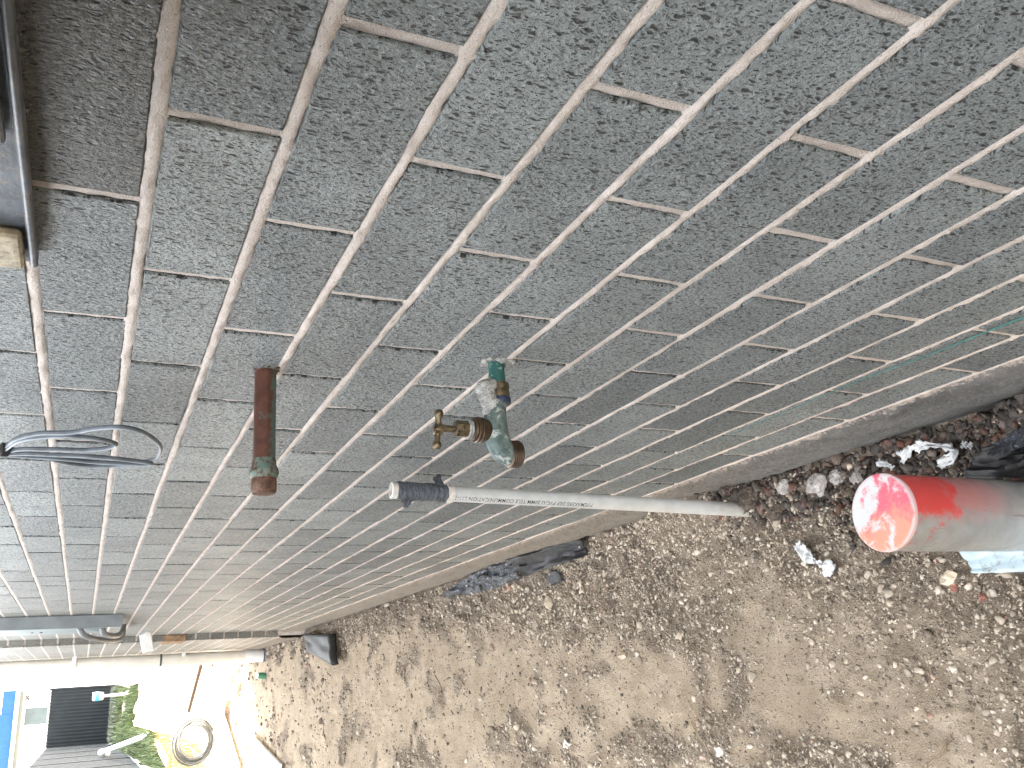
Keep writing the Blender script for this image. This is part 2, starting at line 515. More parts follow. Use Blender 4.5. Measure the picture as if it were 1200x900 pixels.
col = t.mix(t.rng(t.noise(oc, 300, 3, 0.6), 0.66, 0.74, 0, 0.5), col, (0.35, 0.12, 0.08))
t.set(Base_Color=col)
t.bump(b, 0.25, 0.001)
M['storm_cap'] = t.mat

M['cable'] = simple('grey_cable_sheath', (0.085, 0.10, 0.12), 0.35, 0.3, 40)
M['cable_pale'] = simple('pale_cable_sheath', (0.28, 0.32, 0.355), 0.4, 0.2, 40)
M['meter'] = simple('weathered_grey_metal', (0.10, 0.112, 0.128), 0.42, 0.35, 45, 0.3, 0.001, dirt=((0.26, 0.22, 0.15), 0.55))
M['meter_latch'] = simple('dusty_latch_metal', (0.36, 0.31, 0.22), 0.7, 0.3, 90, 0.4, 0.001, dirt=((0.12, 0.10, 0.07), 0.7))
M['box_grey'] = simple('grey_box_metal', (0.18, 0.205, 0.215), 0.45, 0.15, 12)
M['box_face'] = simple('pale_grey_box_face', (0.27, 0.315, 0.315), 0.4, 0.12, 12)
M['flex'] = simple('grey_flexible_conduit', (0.20, 0.21, 0.22), 0.5, 0.2, 30)
M['white_plastic'] = simple('white_plastic', (0.78, 0.78, 0.76), 0.4, 0.06, 20)
M['cream_pipe'] = simple('cream_downpipe_paint', (0.80, 0.77, 0.69), 0.4, 0.05, 10)
M['green_plastic'] = simple('green_plastic', (0.05, 0.22, 0.12), 0.45, 0.2, 40)
M['navy'] = simple('dark_blue_plastic', (0.03, 0.045, 0.10), 0.4, 0.2, 60)
M['stain'] = simple('orange_brown_clay', (0.34, 0.22, 0.13), 0.85, 0.35, 30, 0.5, 0.002)
M['black_sheet'] = simple('black_plastic_sheet', (0.010, 0.0105, 0.012), 0.6, 0.5, 30, 0.3, 0.002, dirt=((0.09, 0.075, 0.06), 0.35))
M['foil'] = simple('silver_blue_foil', (0.04, 0.046, 0.056), 0.24, 0.6, 40, 1.0, 0.006, metal=0.3, dirt=((0.28, 0.30, 0.33), 0.8))
M['blue_sheet'] = simple('pale_blue_plastic_sheet', (0.50, 0.62, 0.68), 0.4, 0.12, 25, 0.3, 0.002, dirt=((0.22, 0.15, 0.09), 0.7))
M['paper'] = simple('white_torn_paper', (0.72, 0.73, 0.73), 0.8, 0.12, 60, 0.5, 0.002, dirt=((0.38, 0.35, 0.31), 0.5))
M['mat_dark'] = simple('charcoal_rubber_mat', (0.022, 0.024, 0.024), 0.6, 0.3, 25, 0.4, 0.003, dirt=((0.07, 0.065, 0.055), 0.5))
M['string'] = simple('teal_nylon_string', (0.015, 0.14, 0.13), 0.5, 0.2, 200)
M['twig'] = simple('dry_twig', (0.22, 0.16, 0.10), 0.8, 0.35, 60)
M['straw'] = simple('pale_straw', (0.42, 0.33, 0.2), 0.8, 0.3, 60)
M['fence'] = simple('charcoal_steel_fence', (0.016, 0.020, 0.023), 0.6, 0.12, 3, spec=0.15)
M['fence_rail'] = simple('pale_fence_rail', (0.40, 0.43, 0.43), 0.4, 0.1, 3)
M['blue_roof'] = simple('blue_corrugated_roof', (0.020, 0.068, 0.165), 0.6, 0.08, 2, spec=0.15)
M['fascia'] = simple('grey_green_fascia', (0.07, 0.08, 0.072), 0.5, 0.08, 3)
M['house_wall'] = simple('cream_house_wall', (0.75, 0.72, 0.62), 0.8, 0.05, 3)
M['window_glass'] = simple('dark_window_glass', (0.05, 0.07, 0.075), 0.12, 0.2, 2)
M['window_pale'] = simple('pale_blind_window', (0.30, 0.34, 0.32), 0.2, 0.1, 3)
M['timber'] = simple('sawn_pale_timber', (0.42, 0.31, 0.18), 0.8, 0.2, 20, 0.3, 0.002)
M['timber_brown'] = simple('brown_weathered_timber', (0.05, 0.028, 0.014), 0.8, 0.35, 20, 0.4, 0.002)
M['board'] = simple('white_board', (0.76, 0.74, 0.69), 0.7, 0.08, 8)
M['hose'] = simple('grey_hose', (0.07, 0.075, 0.07), 0.45, 0.2, 30)
M['grass'] = simple('green_grass', (0.028, 0.05, 0.010), 0.7, 0.5, 8)
M['grass_dry'] = simple('dry_grass', (0.20, 0.16, 0.07), 0.8, 0.4, 8)
M['leaf'] = simple('grey_green_leaves', (0.045, 0.06, 0.036), 0.6, 0.4, 10)
M['soffit'] = simple('cream_soffit', (0.62, 0.60, 0.54), 0.8, 0.06, 3)
M['roof_tile'] = simple('brown_roof', (0.12, 0.09, 0.075), 0.8, 0.2, 4)
M['lamp_black'] = simple('black_bracket_metal', (0.02, 0.02, 0.022), 0.5, 0.2, 20)
M['blue_bucket'] = simple('light_blue_plastic', (0.06, 0.30, 0.45), 0.4, 0.1, 10)

# ------------------------------------------------------------------ ground
def gravel_mask(x, y):
    x = np.asarray(x, float); y = np.asarray(y, float)
    nn = vnoise(x * 7, y * 5, 3) * 0.6 + vnoise(x * 17, y * 14, 4) * 0.4
    near = smooth(-0.40 + 0.06 * np.clip(y - 1, 0, 4), -0.10, x + (nn - 0.5) * 0.28)
    corner = smooth(0.95, 0.35, y + (nn - 0.5) * 0.5) * smooth(-0.62, -0.22, x + (nn - 0.5) * 0.3)
    pt = smooth(0.56, 0.74, nn) * 0.75 * smooth(9, 5, y)
    return np.clip(np.maximum(np.maximum(near, corner), pt), 0, 1)

def ground_z(x, y):
    x = np.asarray(x, float); y = np.asarray(y, float)
    z = np.where(y < 9, GZ, np.where(y < 27, GZ + 0.30 * (y - 9) / 18, GZ + 0.30))
    nearw = smooth(-0.13, -0.02, x) * smooth(0.3, -0.0, x)
    z = z - 0.022 * np.exp(-(((x + 0.06) / 0.035) ** 2 + ((y - 0.92) / 0.05) ** 2))
    z = z + nearw * 0.085 * np.exp(-((y - 1.08) / 0.26) ** 2)
    z = z + nearw * 0.02 * np.exp(-((y - 2.0) / 0.9) ** 2)
    z = z - 0.022 * smooth(-0.17, -0.05, x) * smooth(0.70, 0.50, y) + 0.085 * smooth(-0.15, -0.01, x) * smooth(0.38, 0.18, y)
    amp = np.where(y < 12, 1.0, 0.3)
    gm = gravel_mask(x, y)
    z = z + amp * (0.030 * (vnoise(x * 4.2, y * 3.1, 1) - 0.5) + (0.006 + 0.008 * gm) * (vnoise(x * 19, y * 17, 2) - 0.5) * 2
                   + (0.0025 + 0.0045 * gm) * (vnoise(x * 62, y * 58, 5) - 0.5) * 2 + (0.0014 + 0.0028 * gm) * (vnoise(x * 150, y * 140, 6) - 0.5) * 2)
    return z

xs = np.concatenate([[-300, -120, -50, -22, -10, -5, -3, -2.2, -1.7, -1.4, -1.2], np.arange(-1.08, 0.03, 0.0055), [0.08, 0.3, 1, 3, 8, 20, 60, 150, 300]])
ys = [-60, -20, -6, -2.5, -1.2, -0.6, -0.3, -0.1]
yy = 0.0
while yy < 30:
    ys.append(yy)
    yy += 0.0055 * (1 + 1.15 * yy) if yy < 9 else 0.12 * (1 + 0.3 * (yy - 9))
ys += [34, 40, 60, 100, 200, 500, 1200, 2500]
ys = np.array(ys)
X, Y = np.meshgrid(xs, ys)
Z = ground_z(X, Y)
nv = X.size; w = len(xs)
idx = np.arange(nv).reshape(X.shape)
quads = np.stack([idx[:-1, :-1], idx[:-1, 1:], idx[1:, 1:], idx[1:, :-1]], -1).reshape(-1, 4)
ground = obj('ground', (np.stack([X.ravel(), Y.ravel(), Z.ravel()], 1), quads), M['earth'], sm=True)
att = ground.data.attributes.new('gravel', 'FLOAT', 'POINT')
att.data.foreach_set('value', gravel_mask(X, Y).ravel().astype(np.float32))
tag(ground, 'bare tan dirt and gravel ground along the foot of the wall', None, kind='structure')

ICO_V = None
def ico():
    bm = bmesh.new(); bmesh.ops.create_icosphere(bm, subdivisions=1, radius=1.0)
    bm.verts.index_update()
    v = np.array([tuple(q.co) for q in bm.verts]); f = np.array([[q.index for q in g.verts] for g in bm.faces])
    bm.free(); return v, f
ICO_V, ICO_F = ico()

OCT_V = np.array([(1, 0, 0), (-1, 0, 0), (0, 1, 0), (0, -1, 0), (0, 0, 1), (0, 0, -1)], float)
OCT_F = np.array([(0, 2, 4), (2, 1, 4), (1, 3, 4), (3, 0, 4), (2, 0, 5), (1, 2, 5), (3, 1, 5), (0, 3, 5)])
def stones(n, xr, yr, med, sig, rmax, dens, sink=0.25, ypow=1.0, BV=None, BF=None, jit=0.42):
    """n crushed stones scattered over the earth; returns (verts, tris)."""
    x = xr[0] + (xr[1] - xr[0]) * rng.random(n)
    y = yr[0] + (yr[1] - yr[0]) * rng.random(n) ** ypow
    keep = rng.random(n) < dens(x, y)
    x = x[keep]; y = y[keep]; n = len(x)
    r = np.minimum(med * np.exp(sig * rng.standard_normal(n)), rmax)
    BV = ICO_V if BV is None else BV; BF = ICO_F if BF is None else BF; nb = len(BV)
    V = BV[None] * (1 + 0.6 * (rng.random((n, nb, 1)) - 0.5)) + 2 * jit * (rng.random((n, nb, 3)) - 0.5)
    sc = np.stack([0.8 + 0.7 * rng.random(n), 0.7 + 0.5 * rng.random(n), 0.55 + 0.35 * rng.random(n)], 1)
    V = V * sc[:, None, :] * r[:, None, None]
    a = rng.random(n) * 6.283; b = (rng.random(n) - 0.5) * 1.4
    ca, sa, cb, sb = np.cos(a), np.sin(a), np.cos(b), np.sin(b)
    y1 = V[..., 1] * cb[:, None] - V[..., 2] * sb[:, None]; z1 = V[..., 1] * sb[:, None] + V[..., 2] * cb[:, None]
    x2 = V[..., 0] * ca[:, None] - y1 * sa[:, None]; y2 = V[..., 0] * sa[:, None] + y1 * ca[:, None]
    z0 = ground_z(x, y) + r * (0.5 - sink) 
    V = np.stack([x2 + x[:, None], y2 + y[:, None], z1 + z0[:, None]], -1).reshape(-1, 3)
    Fc = (BF[None] + nb * np.arange(n)[:, None, None]).reshape(-1, 3)
    return V, Fc

def jn(*p):
    V = []; Fs = []; k = 0
    for v, f in p:
        V.append(v); Fs.append(f + k); k += len(v)
    return np.concatenate(V), np.concatenate(Fs)

OC = dict(BV=OCT_V, BF=OCT_F)
c_near = stones(110000, (-0.75, -0.010), (0.12, 1.9), 0.0015, 0.45, 0.004, lambda x, y: 0.10 + 0.85 * gravel_mask(x, y), sink=0.3, **OC)
c_mid = stones(60000, (-0.95, -0.010), (1.7, 5.0), 0.0024, 0.45, 0.006, lambda x, y: 0.10 + 0.85 * gravel_mask(x, y), sink=0.3, ypow=1.3, **OC)
g_near = stones(20000, (-0.75, -0.010), (0.12, 1.9), 0.0028, 0.42, 0.0070, lambda x, y: 0.05 + 0.90 * gravel_mask(x, y))
g_mid = stones(13000, (-0.95, -0.010), (1.7, 4.8), 0.0042, 0.45, 0.012, lambda x, y: 0.05 + 0.80 * gravel_mask(x, y), ypow=1.25)
g_far = stones(9000, (-1.2, -0.03), (4.6, 10), 0.006, 0.5, 0.018, lambda x, y: 0.15 + 0.7 * gravel_mask(x, y))
g_big = stones(520, (-0.72, -0.015), (0.15, 2.6), 0.0055, 0.35, 0.011, lambda x, y: 0.04 + 0.9 * gravel_mask(x, y) ** 2)
grav = obj('gravel', jn(c_near, c_mid, g_near, g_mid, g_far, g_big), M['gravel'])
tag(grav, 'loose crushed gravel and crumbs of earth strewn over the dirt', 'gravel', kind='stuff')
g_tr = stones(9000, (-0.22, -0.002), (0.08, 1.05), 0.0044, 0.42, 0.0105,
              lambda x, y: np.maximum(smooth(-0.22, -0.10, x) * smooth(0.74, 0.5, y), 0.55 * smooth(-0.12, -0.05, x) * smooth(1.05, 0.9, y)) * 0.95, sink=0.05, jit=0.55)
trg = obj('trench_gravel', g_tr, M['trench'])
tag(trg, 'coarse dark wet gravel in the hollow at the wall foot behind the capped pipe', 'gravel', kind='stuff')

# ------------------------------------------------------------------ brick house
house = empty('brick_house', (0, 3.0, GZ), 'blue grey brick house side wall with pale raised mortar courses, running away from the camera', 'house')
TOPK = -15          # highest bed above the picture
ZTOP = -TOPK * PIT

# mortar: one strip for each bed joint and perpend
def bed_strip(k, x0, y0, y1, coarse=False):
    ysl = []
    y = y0
    while y < y1:
        ysl.append(y)
        st = 0.0026 * (1 + 2.6 * max(0, y + 0.35))
        y += st * (6 if coarse else 1)
    ysl.append(y1)
    ysl = np.array(ysl)
    T = np.array([-1, -0.62, -0.22, 0.22, 0.62, 1.0])
    YY, TT = np.meshgrid(ysl, T, indexing='ij')
    wob = (vnoise(ysl * 14, ysl * 0 + k, 11) - 0.5) * 0.0016 + (vnoise(ysl * 70, ysl * 0 + k, 12) - 0.5) * 0.0012
    zc = -k * PIT + wob[:, None]
    half = 0.0048 + 0.0011 + (vnoise(YY * 45, TT * 3 + k * 7, 13) - 0.5) * 0.0014 + (vnoise(YY * 230, TT * 3 + k * 7, 18) - 0.5) * 0.0016
    ZZ = zc + TT * half
    XX = x0 + 0.0022 - 0.0026 * (1 - TT ** 2) + (vnoise(YY * 160, TT * 2.2 + k * 5, 14) - 0.5) * 0.0022 + (vnoise(YY * 35, TT + k * 3, 15) - 0.5) * 0.0016
    crumb = (vnoise(YY * 110, TT * 3 + k * 9, 16) > 0.86) * 0.0016
    XX = XX - crumb
    ii = np.arange(XX.size).reshape(XX.shape)
    q = np.stack([ii[:-1, :-1], ii[1:, :-1], ii[1:, 1:], ii[:-1, 1:]], -1).reshape(-1, 4)
    return np.stack([XX.ravel(), YY.ravel(), ZZ.ravel()], 1), q

def perp_strip(yc, k, x0):
    z0 = -(k + 1) * PIT + 0.004; z1 = -k * PIT - 0.004
    n = 9
    zz = np.linspace(z0, z1, n); T = np.array([-1, -0.4, 0.4, 1])
    ZZ, TT = np.meshgrid(zz, T, indexing='ij')
    YY = yc + TT * 0.0065
    XX = x0 + 0.0034 - 0.0016 * (1 - TT ** 2) + (vnoise(ZZ * 160 + yc * 31, TT * 2 + yc * 57, 17) - 0.5) * 0.0022
    ii = np.arange(XX.size).reshape(XX.shape)
    q = np.stack([ii[:-1, :-1], ii[:-1, 1:], ii[1:, 1:], ii[1:, :-1]], -1).reshape(-1, 4)
    return np.stack([XX.ravel(), YY.ravel(), ZZ.ravel()], 1), q

YS = -3.0
parts = []
places = []         # (x, y0, y1, k): every brick
for k in range(TOPK, 14):
    parts.append(bed_strip(k, 0.0, -0.6 if k > -4 else 0.3, YPIER, coarse=(k < -7)))
    parts.append(bed_strip(k, XP, YPIER - 0.004, YEND, coarse=True))
for k in range(TOPK, 13):
    off = 0.0 if k % 2 == 0 else 0.5
    i0 = math.floor(YS / BL); y = (i0 + off) * BL
    while y < YPIER:
        if y > -0.7: parts.append(perp_strip(y, k, 0.0))
        a = y; b = min(y + BL, YPIER + 0.05)
        places.append((0.0, a + 0.0055, b - 0.0055, k))
        y += BL
    y = YPIER + (0.0 if k % 2 == 0 else -0.12)
    while y < YEND - 0.02:
        a = max(y, YPIER - 0.005); b = min(y + BL, YEND + 0.005)
        if y > YPIER + 0.01: parts.append(perp_strip(y, k, XP))
        places.append((XP, a + 0.005, b - 0.005, k))
        y += BL
wall = obj('wall', jn(*parts), M['mortar'], house)
wall['label'] = 'pale pinkish mortar joints between the blue grey bricks'
cv, cf = join(box(0.011, 0.20, YS, YEND - 0.01, GZ - 0.4, ZTOP), box(XP + 0.009, 0.10, YPIER + 0.006, YEND - 0.01, GZ - 0.4, ZTOP - 0.01))
obj('wall_core', (cv, cf), M['mortar'], house)

def brick_mesh(L, H, D, seed, jit=0.0007):
    """Front face at x = 0 with a chipped chamfered rim, body going back to x = D; centre at y = z = 0."""
    rs = random.Random(seed)
    ring = [(-L / 2, -H / 2)] + [(-L / 2 + L * q + rs.uniform(-.01, .01), -H / 2) for q in (.25, .5, .75)] + [(L / 2, -H / 2)]
    ring += [(L / 2, H / 2)] + [(L / 2 - L * q + rs.uniform(-.01, .01), H / 2) for q in (.25, .5, .75)] + [(-L / 2, H / 2)]
    n = len(ring)
    V = []
    ch = 0.0012
    for (y, z) in ring:
        sy = ch if y < 0 else -ch; sz = ch if z < 0 else -ch
        if abs(abs(y) - L / 2) > 1e-6: sy = 0
        V.append((rs.uniform(-0.0008, 0.0004), y + sy + rs.uniform(-jit, jit), z + sz + rs.uniform(-jit, jit)))
    for (y, z) in ring:
        V.append((ch * 0.9 + rs.uniform(0, 0.0008), y + rs.uniform(-jit, jit) * .6, z + rs.uniform(-jit, jit) * .6))
    for (y, z) in ring:
        V.append((D, y, z))
    Fc = [tuple(reversed(range(n)))]
    for i in range(n):
        j = (i + 1) % n
        Fc.append((i, j, n + j, n + i)); Fc.append((n + i, n + j, 2 * n + j, 2 * n + i))
    return V, Fc

HB = PIT - 0.0100
def proj_area(x, y0, y1, k):
    z1 = -k * PIT; z0 = z1 - PIT
    pts = []
    for y, z in ((y0, z0), (y1, z0), (y1, z1), (y0, z1)):
        q = CAM_R @ (np.array([x, y, z]) - CAM_LOC)
        if q[2] < 0.05: return 0.0
        pts.append((min(1200, max(0, 600 + F_PX * q[0] / q[2])), min(900, max(0, 450 + F_PX * q[1] / q[2]))))
    a = 0
    for i in range(4):
        a += pts[i][0] * pts[(i + 1) % 4][1] - pts[(i + 1) % 4][0] * pts[i][1]
    return abs(a) / 2
order = sorted(range(len(places)), key=lambda i: -proj_area(*places[i]))
FULL = BL - 0.011
singles = [i for i in order if abs((places[i][2] - places[i][1]) - FULL) < 0.002 and proj_area(*places[i]) > 4][:300]
sset = set(singles)
tmpl = []
for s in range(14):
    v, f = brick_mesh(FULL, HB, 0.012 if False else 0.05, 100 + s)
    me = bpy.data.meshes.new('brick'); me.from_pydata(v, [], f); me.update()
    me.materials.append(M['brick']); tmpl.append(me)
hl = house.location
darker_me = tmpl[0].copy(); darker_me.materials.clear(); darker_me.materials.append(M['brick_dark'])
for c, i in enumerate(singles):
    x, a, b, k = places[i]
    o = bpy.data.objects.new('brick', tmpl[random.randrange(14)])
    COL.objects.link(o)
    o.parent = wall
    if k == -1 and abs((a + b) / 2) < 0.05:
        o.data = darker_me; o['label'] = 'darker brick under the meter box'
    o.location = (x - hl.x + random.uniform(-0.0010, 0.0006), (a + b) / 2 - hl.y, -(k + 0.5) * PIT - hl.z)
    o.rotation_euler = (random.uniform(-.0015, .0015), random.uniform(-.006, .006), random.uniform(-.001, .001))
rest = []
for i, (x, a, b, k) in enumerate(places):
    if i in sset: continue
    v, f = brick_mesh(b - a, HB, 0.05, i)
    rest.append(([(q[0] + x, q[1] + (a + b) / 2, q[2] - (k + .5) * PIT) for q in v], f))
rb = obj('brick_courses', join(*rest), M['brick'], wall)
rb['kind'] = 'stuff'

# rendered footing under the lowest course
ysf = np.concatenate([np.arange(-0.6, 2.5, 0.006), np.arange(2.5, YEND, 0.04), [YEND]])
prof = [(0.0065, -1.0850), (0.001, -1.0870), (-0.002, -1.0900), (-0.004, -1.096), (-0.006, -1.107), (-0.007, -1.125), (-0.009, -1.15), (-0.010, -1.18), (-0.009, -1.205), (-0.004, -1.225), (0.004, -1.24), (0.004, -1.45)]
def footing(x0, sel, roughk):
    px = np.array([q[0] for q in prof]); pz = np.array([q[1] for q in prof])
    YY, PX = np.meshgrid(sel, px, indexing='ij'); _, PZ = np.meshgrid(sel, pz, indexing='ij')
    amp = np.where(PZ > -1.11, 0.0075, 0.004)
    XX = x0 + PX - amp * (vnoise(YY * 38, PZ * 45, 21) - 0.35) - 0.005 * (vnoise(YY * 110, PZ * 110, 22) - 0.5)
    ZZ = PZ + np.where(PZ > -1.10, 0.007, 0.002) * (vnoise(YY * 26, PZ * 9, 23) - 0.55)
    ii = np.arange(XX.size).reshape(XX.shape)
    q = np.stack([ii[:-1, :-1], ii[:-1, 1:], ii[1:, 1:], ii[1:, :-1]], -1).reshape(-1, 4)
    return np.stack([XX.ravel(), YY.ravel(), ZZ.ravel()], 1), q
obj('footing', jn(footing(0.0, ysf[ysf < YPIER + .03], 1), footing(XP, ysf[ysf > YPIER - .02], 1)), M['footing'], house, sm=True)
# a clay-coloured patched brick on the pier's return
obj('patched_brick', box(XP - 0.004, -0.002, YPIER - 0.007, YPIER + 0.25, -6.35 * PIT, -4.75 * PIT, 0.006), M['stain'], house)
# hidden body of the house: eave and roof that shade the passage
obj('eave', join(box(-0.34, 0.2, YS, YEND, ZTOP + 0.002, ZTOP + 0.03), box(-0.36, -0.34, YS, YEND, ZTOP - 0.05, ZTOP + 0.16)), M['soffit'], house)
obj('gutter', join(box(-0.47, -0.362, YS, YEND, ZTOP + 0.04, ZTOP + 0.05), box(-0.47, -0.462, YS, YEND, ZTOP + 0.05, ZTOP + 0.15)), M['cream_pipe'], house)
rv = [(-0.42, YS, ZTOP + .16), (-0.42, YEND, ZTOP + .16), (4.2, YEND, ZTOP + 1.9), (4.2, YS, ZTOP + 1.9), (9, YEND, ZTOP + .16), (9, YS, ZTOP + .16),
      (-0.42, YS, ZTOP + .13), (-0.42, YEND, ZTOP + .13), (9, YEND, ZTOP + .13), (9, YS, ZTOP + .13)]
obj('roof', (rv, [(0, 1, 2, 3), (3, 2, 4, 5), (6, 7, 8, 9), (0, 6, 7, 1), (5, 9, 8, 4), (1, 7, 8, 4, 2), (0, 6, 9, 5, 3)]), M['roof_tile'], house)
obj('gable_wall', box(0.20, 8.6, YEND - 0.2, YEND - 0.012, GZ - .3, ZTOP), M['mortar'], house)
obj('rear_wall', box(0.20, 8.6, YS, YS + 0.2, GZ - .3, ZTOP), M['mortar'], house)

# ------------------------------------------------------------------ hose tap
TY, TZ = 0.376, -0.406
def T_(d, z, dy=0.0): return (-d, TY + dy, TZ + z)
tap = empty('garden_tap', (0, TY, TZ), 'corroded brass garden tap with cross handle and threaded spout sticking out of the wall', 'tap')
obj('inlet_pipe', lathe([(0.0098, -0.01), (0.0100, 0.004), (0.0096, 0.012), (0.0104, 0.024), (0.0102, 0.034)], T_(0, 0.001), (-1, 0, 0), 20), M['green_paint'], tap, True)
# lumpy white mortar seal round the pipe where it leaves the wall
mv = []
for q in range(26):
    a = random.random() * 6.283
    r = 0.0100 + 0.006 * random.random() ** 1.5
    k = 0.0014 + 0.0042 * random.random() ** 2
    mv.append(blob((-0.0015 * random.random(), TY + math.cos(a) * r, TZ + 0.001 + math.sin(a) * r * 1.15), k, 2, 0.6, 300 + q, (0.6, 1.2, 1.0)))
mv.append(blob((-0.001, TY - 0.006, TZ + 0.018), 0.004, 2, 0.5, 320)); mv.append(blob((-0.001, TY - 0.010, TZ - 0.017), 0.004, 2, 0.5, 321))
obj('mortar_seal', join(*mv), M['putty'], tap, True)
obj('union_nut', lathe([(0.0095, 0.026), (0.0122, 0.0275), (0.0126, 0.032), (0.0118, 0.036), (0.0128, 0.040), (0.0124, 0.045), (0.010, 0.0455)], T_(0, -0.001), (-1, 0, 0), 18), M['brass'], tap, True)
obj('band', lathe([(0.0100, 0.0450), (0.0132, 0.0458), (0.0136, 0.0495), (0.0130, 0.0530), (0.010, 0.0540)], T_(0, -0.001), (-1, 0, 0), 20), M['blue_band'], tap, True)
sl = [blob(T_(0.034, 0.015, -0.002), 0.0105, 3, 0.28, 401, (1.0, 1.0, 1.25)), blob(T_(0.044, 0.016, -0.003), 0.0105, 3, 0.3, 402, (1.1, 1, 1)),
      blob(T_(0.055, 0.011, -0.002), 0.0115, 3, 0.25, 403, (1.15, 1, 1)), blob(T_(0.035, 0.023, 0.0), 0.0062, 3, 0.3, 404), blob(T_(0.064, 0.0105, 0), 0.0105, 3, 0.2, 405)]
obj('putty', join(*sl), M['putty'], tap, True)
bp = spline([T_(0.050, 0.003), T_(0.064, 0.006), T_(0.082, 0.0065), T_(0.098, 0.0045), T_(0.108, -0.0005), T_(0.1125, -0.007), T_(0.1135, -0.0105)], 6)
rad = [0.0115 + 0.0028 * math.sin(min(1, i / 14) * 1.57) - 0.0012 * max(0, (i - 22) / 14) for i in range(len(bp))]
body = obj('body', tube(bp, rad, 24), M['verdigris'], tap, True)
pr = []
for i in range(5):
    z = -0.0085 - i * 0.0026
    pr += [(0.0158, -z), (0.0164, -z + 0.0008), (0.0158, -z + 0.0016), (0.0150, -z + 0.0020)]
pr = [(0.0125, 0.0078)] + pr + [(0.0150, 0.0222), (0.0120, 0.0222), (0.0115, 0.0120), (0.0, 0.0118)]
obj('spout_thread', lathe(pr, T_(0.1135, 0.0), (0.03, 0.02, -1), 32, caps=False), M['brown_brass'], tap, True)
bon = obj('bonnet', lathe([(0.010, 0.014), (0.0128, 0.018), (0.0132, 0.0235), (0.0146, 0.0245), (0.0150, 0.0265), (0.0136, 0.0278), (0.0150, 0.0290), (0.0152, 0.0315), (0.0138, 0.0325), (0.0146, 0.0340), (0.0135, 0.0362), (0.0100, 0.0372), (0.0095, 0.0425)], T_(0.086, 0), (0, 0, 1), 28), M['brown_brass'], tap, True)
obj('thread_tape', lathe([(0.0095, 0.0370), (0.0108, 0.0378), (0.0102, 0.0398), (0.0110, 0.0415), (0.0092, 0.0428)], T_(0.086, 0), (0, 0, 1), 18), M['putty'], bon, True)
obj('gland_nut', lathe([(0.0075, 0.0420), (0.0098, 0.0426), (0.0098, 0.0570), (0.0086, 0.0585), (0.0042, 0.0588)], T_(0.086, 0), (0, 0, 1), 8, ph=0.3), M['brass'], tap)
obj('spindle', lathe([(0.0042, 0.058), (0.0040, 0.066), (0.0046, 0.072), (0.0052, 0.074)], T_(0.087, 0), (0, 0, 1), 14), M['brass'], tap, True)
hd = [lathe([(0.003, 0.0722), (0.0062, 0.0735), (0.0068, 0.078), (0.0060, 0.0830), (0.0030, 0.0845)], T_(0.0885, 0), (0, 0, 1), 16)]
hb = Vector((-0.0885, TY, TZ + 0.0790)); dr = Vector((-1, 0.12, 0.06)).normalized()
hd.append(tube([hb + dr * q for q in (-0.0235, -0.0225, -0.019, -0.0155, -0.0125, -0.006, 0.006, 0.0125, 0.0155, 0.019, 0.0225, 0.0235)], [0.0014, 0.0040, 0.0056, 0.0050, 0.0034, 0.0040, 0.0040, 0.0034, 0.0050, 0.0056, 0.0040, 0.0014], 14))
obj('cross_handle', join(*hd), M['brass'], tap, True)

# ------------------------------------------------------------------ capped copper pipe
CY, CZ = 0.476, -0.151
cp = empty('copper_pipe_stub', (0, CY, CZ), 'short brown copper pipe stub with greenish capped end sticking out of the wall', 'pipe')
obj('tube', lathe([(0.0124, -0.03), (0.0126, 0.03), (0.0124, 0.08), (0.0127, 0.118)], (0, CY, CZ), (-1, 0.0, -0.012), 28), M['copper'], cp, True)
obj('collar', lathe([(0.0124, 0.106), (0.0134, 0.109), (0.0138, 0.1145), (0.0158, 0.1185), (0.0166, 0.1225), (0.0158, 0.1265), (0.0140, 0.1295), (0.012, 0.130)], (0, CY, CZ), (-1, 0, -0.012), 30), M['copper_collar'], cp, True)
obj('end_cap', lathe([(0.0120, 0.126), (0.0140, 0.1290), (0.0144, 0.136), (0.0143, 0.1430), (0.0128, 0.1465), (0.0085, 0.1480), (0.0, 0.1484)], (0, CY, CZ), (-1, 0, -0.012), 28, caps=False), M['copper_cap'], cp, True)
chv = []
for q in range(22):
    a = random.random() * 6.283
    r = 0.0128 + 0.0045 * random.random() ** 2
    k = 0.0012 + 0.0030 * random.random() ** 2
    chv.append(blob((0.0008, CY + math.cos(a) * r, CZ + math.sin(a) * r), k, 2, 0.6, 340 + q, (0.5, 1.3, 1.1)))
obj('broken_edge', join(*chv), M['chip'], cp)

# ------------------------------------------------------------------ white telecom conduit with taped end
KT = Vector((-0.0385, 0.93, -0.450)); KB = Vector((-0.0595, 0.93, -1.30))
kd = (KB - KT).normalized()
kon = empty('telecom_conduit', (KB.x, KB.y, GZ), 'upright white plastic conduit with black lettering and a taped top, standing in the gravel', 'conduit')
RK = 0.0142
def along(d): return KT + kd * d
obj('tube', lathe([(RK, 0.02), (RK, 0.35), (RK * 1.02, 0.86)], KT, kd, 32), M['conduit'], kon, True)
obj('socket_end', lathe([(RK * 0.80, 0.012), (RK * 0.80, -0.004), (RK * 1.02, -0.003), (RK * 1.05, 0.006), (RK * 1.05, 0.02), (RK, 0.022)], KT, kd, 30, caps=False), M['conduit_end'], kon, True)
obj('collar', lathe([(RK, 0.098), (RK * 1.16, 0.099), (RK * 1.20, 0.106), (RK * 1.12, 0.113), (RK, 0.114)], KT, kd, 30, caps=False), M['conduit_end'], kon, True)
tv = []; n = 40; hs = np.linspace(0.006, 0.104, 44)
ax = kd; u0 = ax.orthogonal().normalized(); w0 = ax.cross(u0)
